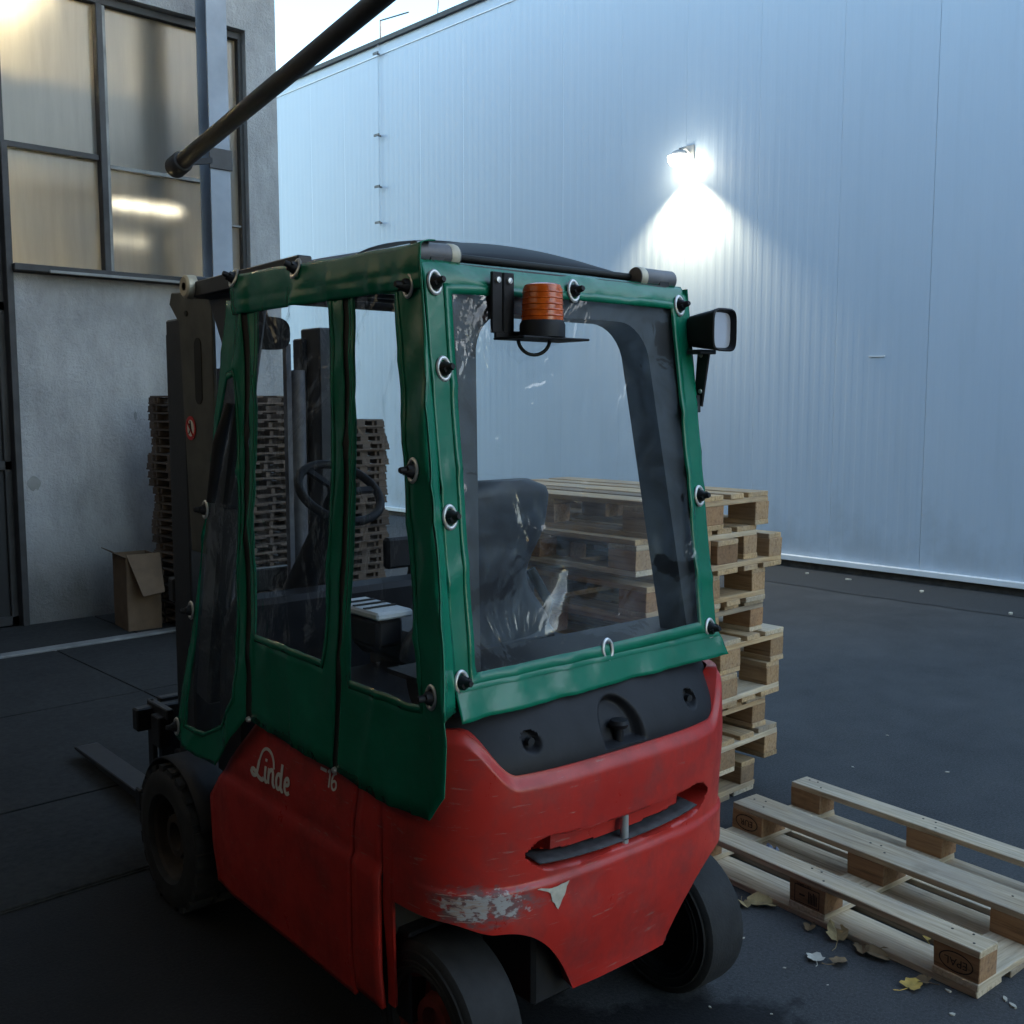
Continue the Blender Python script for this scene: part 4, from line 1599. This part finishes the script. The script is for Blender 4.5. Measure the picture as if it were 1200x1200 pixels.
    for (y, z, kn) in ((.425, 1.998, 1), (.418, 1.80, 1), (.437, 1.46, 1), (.443, 1.082, 1), (-.428, 1.995, 1), (-.440, 1.46, 1), (-.443, 1.085, 1), (-.015, 2.008, 1), (-.03, 1.088, 0)):
        eyelet((rear_map(y, z)[0] - .003, y, z), RN, knob=bool(kn))
    for (x, z) in ((.085, 1.994), (.015, 1.567), (-.098, 1.063), (1.153, 1.389), (1.217, 1.062), (1.258, .679)):
        eyelet((x, side_y(x, z) + .003, z), (0, 1, .04))
    for x in (.611, .99):
        eyelet((x, .458, top_z(x) - .012), (0, .9, .35))


build_cover()


def build_fittings():
    # beacon on an angle bracket, bolted through the rear sheet
    x0 = rear_x(1.95) - .012
    m = MB()
    m.box((x0 - .004, .216, 1.962), (.010, .034, .145))
    m.box((x0 - .004, .252, 1.962), (.010, .032, .145))
    m.box((x0 - .055, .150, 1.876), (.115, .215, .006))
    m.box((x0 - .004, .150, 1.885), (.008, .215, .022))
    b = m.build('beacon_bracket', 'black_plastic', FK, bevel=.002)
    for y in (.216, .252):
        MB().lathe([(0, .007), (.007, .006), (.008, 0)], (x0 - .009, y, 2.015), (-1, 0, 0), 10).build('bolt', 'ring_metal', b, smooth=40)
    cx, cy = x0 - .062, .155
    bc = MB().lathe([(0, 0), (.056, 0), (.056, .030), (.051, .040), (0, .040)], (cx, cy, 1.880), (0, 0, 1), 32).build('beacon', 'black_plastic', FK, smooth=35)
    pr = [(0, .088), (.034, .088), (.044, .084), (.0485, .074), (.051, .0), (0, 0)]
    MB().lathe(pr, (cx, cy, 1.920), (0, 0, 1), 36).build('beacon_lens', 'amber_lens', bc, smooth=40)
    for k in range(5):
        z = 1.930 + .014 * k
        MB().lathe([(.0508 - .0006 * k, -.0025), (.0525 - .0006 * k, 0), (.0508 - .0006 * k, .0025)], (cx, cy, z), (0, 0, 1), 36).build('lens_rib', 'amber_lens', bc, smooth=60)
    MB().tube([(x0 - .03 - .03 * (1 - cos(pi * k / 14)) / 2, .167 + .038 * cos(pi * k / 14), 1.876 - .038 * sin(pi * k / 14)) for k in range(15)], .0045, 8).build('beacon_cable', 'zip_black', bc, smooth=60)
    # work light on the right post
    wx, wy, wz = -.035, -.492, 1.925
    m = MB()
    # rounded box body (superellipse rings) opening to a hooded face at the rear
    secs = [(.055, .030, .034), (.048, .040, .044), (.01, .045, .050), (-.035, .050, .056), (-.055, .053, .060), (-.058, .049, .056), (-.040, .044, .050)]
    N = 32
    vs, fs = [], []
    for dx, ry, rz_ in secs:
        for k in range(N):
            c, s = superell(2 * pi * k / N, ry, rz_, 4.5)
            vs.append((wx + dx, wy + c, wz + s))
    for j in range(len(secs) - 1):
        for k in range(N):
            fs.append((j * N + k, j * N + (k + 1) % N, (j + 1) * N + (k + 1) % N, (j + 1) * N + k))
    fs.append(tuple(range(N)))
    w = m.add(vs, fs).build('work_light', 'black_plastic', FK, smooth=40)
    m = MB()
    pts = [superell(2 * pi * k / N, .043, .049, 4.5) for k in range(N)]
    m.prism(pts, lambda u, v, d: (d, wy + u, wz + v), wx - .040, wx - .036)
    m.build('light_lens', 'lens_glass', w)
    m = MB()
    m.box((wx + .01, wy + .02, wz - .060), (.05, .07, .012))
    m.prism([(wx - .01, wz - .055), (wx + .035, wz - .055), (.010, 1.73), (-.02, 1.71)], lambda u, v, d: (u, d, v), -.490, -.482)
    m.box((.0, -.476, 1.72), (.03, .02, .05))
    m.box((.012, -.474, 1.93), (.03, .03, .06))
    m.build('light_bracket', 'dark_metal', w, bevel=.002)
    for (dx, z) in ((.0, wz - .068), (.0, 1.755)):
        MB().lathe([(0, .005), (.006, .004), (.007, 0)], (wx + .02 + dx, -.482 + .0, z), (0, 1, 0), 8).build('bolt', 'ring_metal', w)


build_fittings()

# ================================================================ PALLETS
BOARD_MESH = {}


def board_mesh(l, w, h, var=0):
    key = (round(l, 4), round(w, 4), round(h, 4), var)
    if key not in BOARD_MESH:
        rnd = random.Random(hash(key) & 0xffff)
        mb = MB()
        n = 4 if l > .5 else 1
        vs, fs = [], []
        for i in range(n + 1):
            x = -l / 2 + l * i / n
            jl = rnd.uniform(-.004, .0) if i in (0, n) else 0
            for y, z in ((-w / 2, -h / 2), (w / 2, -h / 2), (w / 2, h / 2), (-w / 2, h / 2)):
                vs.append((x - (jl if i == n else -jl) * (1 if i else -1) * 0 + (rnd.uniform(-.003, .003) if i in (0, n) else 0), y + rnd.uniform(-.0018, .0018), z))
        for i in range(n):
            a, b = i * 4, i * 4 + 4
            for k in range(4):
                k2 = (k + 1) % 4
                fs.append((a + k, a + k2, b + k2, b + k))
        fs.append((3, 2, 1, 0))
        fs.append((n * 4, n * 4 + 1, n * 4 + 2, n * 4 + 3))
        me = mb.add(vs, fs).mesh('board', bevel=.0022)
        BOARD_MESH[key] = me
    return BOARD_MESH[key]


def add_piece(name, l, w, h, loc, along_y, mat, parent, var=0):
    me = board_mesh(l, w, h, var + (100 if mat else 0))
    k = (me.name, mat)
    if k not in BOARD_MESH:
        m2 = me.copy()
        m2.materials.clear()
        m2.materials.append(MATS[mat])
        BOARD_MESH[k] = m2
    o = bpy.data.objects.new(name, BOARD_MESH[k])
    COL.objects.link(o)
    o.parent = parent
    o.location = loc
    if along_y:
        o.rotation_euler = (0, 0, pi / 2)
    return o


def make_pallet(label, loc, rz, flip, group, seed, board='wood_board', block='wood_block'):
    """EUR pallet, 1.2 long in local X, 0.8 wide in local Y, origin at the centre of its underside."""
    R = random.Random(seed)
    t = thing('wooden_pallet', label, 'pallet', loc, rz, group)
    Z = (lambda z: .144 - z) if flip else (lambda z: z)
    j = lambda a=.004: R.uniform(-a, a)
    mats = [board, board, 'wood_grey', board]
    # bottom boards
    for y, w in ((-.35, .10), (0, .145), (.35, .10)):
        add_piece('bottom_board', 1.2, w, .022, (j(), y + j(.002), Z(.011)), False, R.choice(mats), t, R.randrange(3))
    blocks = []
    for y, w in ((-.35, .10), (0, .145), (.35, .10)):
        for x in (-.5275, 0, .5275):
            blocks.append(add_piece('block', .145, w, .078, (x + j(.002), y + j(.002), Z(.061)), False, block if R.random() < .75 else 'wood_chipblock', t, R.randrange(3)))
    for x in (-.5275, 0, .5275):
        add_piece('stringer_board', .8, .145, .022, (x, j(.003), Z(.111)), True, R.choice(mats), t, R.randrange(3))
    for y, w in ((-.3275, .145), (-.165, .10), (0, .145), (.165, .10), (.3275, .145)):
        add_piece('deck_board', 1.2, w, .022, (j(), y + j(.003), Z(.133)), False, R.choice(mats), t, R.randrange(3))
    return t, blocks


# tall stack behind the forklift: near right corner at (3.95, 2.56), long side along Y
ORD = ['topmost', 'second', 'third', 'fourth', 'fifth', 'sixth', 'seventh', 'eighth', 'ninth', 'lowest']
STACK = [  # top z, flipped, shift in X, shift in Y, twist
    (1.340, 0, -.035, .00, .4), (1.196, 0, -.085, .02, -.5), (1.152, 1, .060, -.01, .3), (1.008, 1, -.030, .01, -.6), (.864, 0, -.012, .03, .5),
    (.720, 0, .110, .00, -.5), (.576, 1, .070, -.01, .6), (.432, 0, .010, .02, -.4), (.288, 0, .065, -.01, .3), (.144, 1, -.050, .03, 0)]
for i, (zt, fl, dx, dy, tw) in enumerate(STACK):
    lab = ('topmost wooden pallet of the tall pallet stack behind the forklift' if i == 0 else
           'lowest wooden pallet of the tall pallet stack behind the forklift' if i == 9 else
           '%s wooden pallet from the top of the tall stack behind the forklift' % ORD[i])
    make_pallet(lab, (3.95 - .40 + dx, 2.56 + .60 + dy, zt - .144 + .0004 * (9 - i)), radians(90 + tw), fl, 'pallets in the tall stack', 50 + i)


def near_pallet():
    yaw = -1.664
    P0 = Vector((3.063, 2.377, 0))
    e, n = Vector((cos(yaw), sin(yaw), 0)), Vector((-sin(yaw), cos(yaw), 0))
    c = P0 + e * .6 + n * .4
    t, blocks = make_pallet('upside down wooden pallet lying alone on the asphalt beside the forklift', (c.x, c.y, 0), yaw, 1, 'single', 11, 'wood_grey', 'wood_chipblock')
    del t['group']
    # stamps on the row of blocks towards the forklift (local -Y side), upside down
    near = sorted([b for b in blocks if b.location.y < -.3], key=lambda b: b.location.x)
    cen = sorted([b for b in blocks if abs(b.location.y) < .1], key=lambda b: b.location.x)

    def stamp_oval(b, word, fy, ang=0):
        m = MB()
        N = 36
        vs, fs = [], []
        for k in range(N):
            tt = 2 * pi * k / N
            vs += [(.054 * cos(tt), fy, .031 * sin(tt)), (.050 * cos(tt), fy, .027 * sin(tt))]
        fs = [(2 * k, 2 * ((k + 1) % N), 2 * ((k + 1) % N) + 1, 2 * k + 1) for k in range(N)]
        m.add(vs, fs)
        m.build('brand_oval', 'ink', b, recalc=False)
        me = text_mesh(word, .034, 'brand_letters')
        me.materials.append(MATS['ink'])
        o = bpy.data.objects.new('brand_letters', me)
        COL.objects.link(o)
        o.parent = b
        o.location = (0, fy, 0)
        o.rotation_euler = (radians(90), pi, 0)

    nail = MB().lathe([(0, .0012), (.0036, .0012), (.0042, 0), (.0042, -.001)], (0, 0, 0), (0, 0, 1), 10).mesh('nail')
    nail.materials.append(MATS['nail_steel'])
    rn = random.Random(4)
    for bd in [c for c in t.children if c.name.startswith('bottom_board')]:
        for bx in (-.5275, 0, .5275):
            for (ox, oy) in ((-.045, .022), (.04, -.02), (.0, .03)):
                no = bpy.data.objects.new('nail', nail)
                COL.objects.link(no)
                no.parent = bd
                no.location = (bx + ox + rn.uniform(-.01, .01), oy + rn.uniform(-.006, .006), .0112)
    stamp_oval(near[2], 'EPAL', -.0518)
    stamp_oval(cen[0], 'EUR', -.0743)
    # square treatment stamp on the middle block
    b = near[1]
    m = MB()
    fy = -.0518

    def rect(x0, x1, z0, z1):
        m.add([(x0, fy, z0), (x1, fy, z0), (x1, fy, z1), (x0, fy, z1)], [(0, 1, 2, 3)])
    rect(-.050, .050, .026, .029)
    rect(-.050, .050, -.032, -.029)
    rect(-.050, -.047, -.029, .026)
    rect(.047, .050, -.029, .026)
    rect(-.030, -.008, -.006, .000)
    for k in range(6):
        rect(.006 + .006 * k, .010 + .006 * k, -.024, .018 - .004 * (k % 3))
    m.build('treatment_stamp', 'ink', b, recalc=False)
    me = text_mesh('DE - 0490', .014, 'stamp_letters')
    me.materials.append(MATS['ink'])
    o = bpy.data.objects.new('stamp_letters', me)
    COL.objects.link(o)
    o.parent = b
    o.location = (-.012, fy, .033)
    o.rotation_euler = (radians(90), pi, 0)
    return t


near_pallet()


# stacks of thin dark pallets by the facade
def thin_pallet_mesh(L, W, nbx, nby, seed):
    R = random.Random(seed)
    m = MB()
    bw = .075
    for k in range(nbx):
        x = -L / 2 + bw / 2 + (L - bw) * k / (nbx - 1)
        for q in range(nby):
            y = -W / 2 + bw / 2 + (W - bw) * q / (nby - 1)
            m.box((x, y, .031), (bw, bw, .038))
    for q in range(nby):
        y = -W / 2 + bw / 2 + (W - bw) * q / (nby - 1)
        m.box((R.uniform(-.006, .006), y, .006), (L, bw + .02, .012))
    m.box((0, 0, .0305), (.03, W - .02, .036))
    m.box((L / 2 - .10, 0, .0305), (.02, W - .03, .036))
    m.box((0, W / 2 - .12, .0305), (L - .02, .02, .036))
    nb = 6
    for k in range(nb):
        x = -L / 2 + .06 + (L - .12) * k / (nb - 1)
        m.box((x, R.uniform(-.006, .006), .0565), (.10, W, .013))
    me = m.mesh('thin_pallet')
    me.materials.append(MATS['wood_dark'])
    return me


def words(n):
    a = ['', 'first', 'second', 'third', 'fourth', 'fifth', 'sixth', 'seventh', 'eighth', 'ninth', 'tenth', 'eleventh', 'twelfth', 'thirteenth', 'fourteenth',
         'fifteenth', 'sixteenth', 'seventeenth', 'eighteenth', 'nineteenth', 'twentieth']
    if n <= 20:
        return a[n]
    return {2: 'twenty', 3: 'thirty'}[n // 10] + ('-' + a[n % 10] if n % 10 else '')


def thin_stack(cx, cy, L, W, count, label_tail, group, seed, nbx):
    R = random.Random(seed)
    variants = [thin_pallet_mesh(L, W, nbx, 3, seed + k) for k in range(4)]
    P = .063
    dx = 0
    for i in range(count):
        o = bpy.data.objects.new('thin_pallet', variants[R.randrange(4)])
        COL.objects.link(o)
        dx = dx * .6 + R.uniform(-.018, .018)
        o.location = (cx + dx, cy + R.uniform(-.02, .02), .016 + i * P)
        o.rotation_euler = (0, 0, radians(R.uniform(-.8, .8)))
        k = count - i
        tag(o, '%s thin dark pallet from the top of %s' % (words(k), label_tail), 'pallet', group)


thin_stack(4.09, 7.46, 1.20, .78, 28, 'the stack beside the cardboard box', 'thin pallets stacked by the facade', 3, 4)
thin_stack(4.97, 7.50, .46, .74, 25, 'the stack by the building corner', 'thin pallets stacked by the facade', 9, 3)


def build_box():
    t = thing('cardboard_box', 'brown cardboard box with one flap folded down by the facade', 'box', (3.315, 7.78, .016), radians(-6))
    m = MB()
    w, d, h, th = .25, .34, .56, .006
    m.box((0, -d / 2, h / 2), (w, th, h))
    m.box((0, d / 2, h / 2), (w, th, h))
    m.box((-w / 2, 0, h / 2), (th, d - 2 * th, h))
    m.box((w / 2, 0, h / 2), (th, d - 2 * th, h))
    m.box((0, 0, .004), (w - 2 * th, d - 2 * th, .008))
    m.build('carton', 'cardboard', t)
    m = MB()
    m.add([(-w / 2, -d / 2 - .006, h + .02), (w / 2, -d / 2 - .006, h + .02), (w / 2 - .02, -d / 2 - .15, h - .26), (-w / 2 + .07, -d / 2 - .15, h - .28)], [(0, 1, 2, 3)])
    m.build('flap', 'cardboard', t, solid=.006)
    m = MB()
    m.add([(-w / 2 - .002, -d / 2, h), (-w / 2 - .002, d / 2, h), (-w / 2 - .09, d / 2 - .03, h + .05), (-w / 2 - .09, -d / 2 + .03, h + .05)], [(0, 1, 2, 3)])
    m.build('flap', 'cardboard', t, solid=.006)


build_box()


# ================================================================ LEAVES AND LITTER
def leaf_mesh(size, seed, curl):
    R = random.Random(seed)
    N = 18
    vs = [(0, 0, curl * .25 * size)]
    fs = []
    for k in range(N):
        t = 2 * pi * k / N
        r = size * (.62 + .30 * cos(t) + .12 * R.uniform(-1, 1) + .10 * cos(3 * t))
        x, y = r * cos(t), r * sin(t) * .85
        z = curl * (abs(y) * .9 + .35 * max(0, nz(x * 40, y * 40, seed)) * size) + .002
        vs.append((x, y, z))
    for k in range(N):
        fs.append((0, 1 + k, 1 + (k + 1) % N))
    m = MB().add(vs, fs)
    # stalk
    m.tube([(-size * .25, 0, .003), (-size * .8, size * .1, .004), (-size * 1.15, size * .28, .008)], .0012, 5)
    return m.mesh('fallen_leaf', smooth=40)


LEAVES = [(2.965, 1.985, .030, 'leaf_tan', .6, 'small tan leaf curled under the pallet by the rear tyre'),
          (3.02, 1.925, .048, 'leaf_tan', .5, 'broad tan leaf leaning on the pallet by the rear tyre'),
          (2.93, 2.02, .028, 'leaf_yellow', .5, 'yellow leaf tucked between the rear tyre and the pallet'),
          (2.985, 1.64, .046, 'leaf_tan', .7, 'large crumpled tan leaf against the pallet edge'),
          (2.815, 1.615, .034, 'chip_pale', .4, 'pale bleached leaf lying clear of the pallet'),
          (2.845, 1.56, .030, 'leaf_brown', .6, 'brown curled leaf next to the pale bleached leaf'),
          (2.885, 1.345, .036, 'leaf_yellow', .35, 'flat yellow leaf near the stamped corner of the pallet'),
          (2.945, 1.325, .024, 'leaf_brown', .6, 'small brown leaf beside the flat yellow leaf'),
          (2.985, 1.48, .040, 'leaf_brown', .5, 'dark brown leaf half under the pallet edge'),
          (2.99, 1.555, .034, 'leaf_brown', .6, 'dark leaf pressed against the middle of the pallet edge'),
          (2.99, 1.74, .026, 'leaf_brown', .5, 'small dark leaf below the square stamped block')]
for i, (x, y, s, mt, cu, lab) in enumerate(LEAVES):
    o = link('fallen_leaf', leaf_mesh(s * 1.45, i + 3, cu), mt)
    o.location = (x - .022, y, .003)
    o.rotation_euler = (random.uniform(-.15, .15), random.uniform(-.15, .15), random.uniform(0, 6.28))
    tag(o, lab, 'leaf', 'fallen leaves round the lone pallet')
# leaf and film scrap resting on the pallet's lower boards
o = link('fallen_leaf', leaf_mesh(.022, 31, .8), 'leaf_yellow')
o.location = (3.12, 1.42, .026)
o.rotation_euler = (.2, -.2, 1.0)
tag(o, 'orange leaf resting on the lower boards of the pallet', 'leaf', 'fallen leaves round the lone pallet')
m = MB()
m.grid(8, 8, lambda u, v: (.07 * (u - .5), .05 * (v - .5), .018 + .016 * nz(u * 5, v * 5, 2) * 2))
o = m.build('film_scrap', 'wrap_film', smooth=40)
o.location = (3.30, 2.12, .024)
tag(o, 'crumpled bluish scrap of wrapping film on the pallet boards', 'litter')

CHIPS = [(2.93, 1.26), (3.01, 1.13), (2.99, 1.10), (2.82, 1.20), (2.75, 1.85), (2.69, 1.66), (2.70, 1.52), (2.45, 1.55), (2.35, 1.69),
         (4.48, 2.43), (5.05, 2.55), (4.74, 2.09), (9.32, 5.17), (9.35, 5.64), (8.76, 3.40), (9.21, 4.37)]
for i, (x, y) in enumerate(CHIPS):
    far = x > 7
    s = (.030 if far else .013 if i < 4 else .005 if i < 9 else .008) * random.uniform(.8, 1.3)
    m = MB()
    pts = [(s * cos(t) * random.uniform(.7, 1.2), s * .5 * sin(t) * random.uniform(.7, 1.2)) for t in [2 * pi * k / 7 for k in range(7)]]
    m.prism(pts, lambda u, v, d: (u, v, d), 0, s * .35)
    o = m.build('wood_chip', 'chip_pale')
    o.location = (x, y, .0045 if far else .001)
    o.rotation_euler = (0, 0, random.uniform(0, 6.28))
    tag(o, 'small pale wood chip near the warehouse foot' if far else 'small pale wood chip lying on the asphalt', 'litter',
        'chips by the warehouse' if far else 'chips on the asphalt')
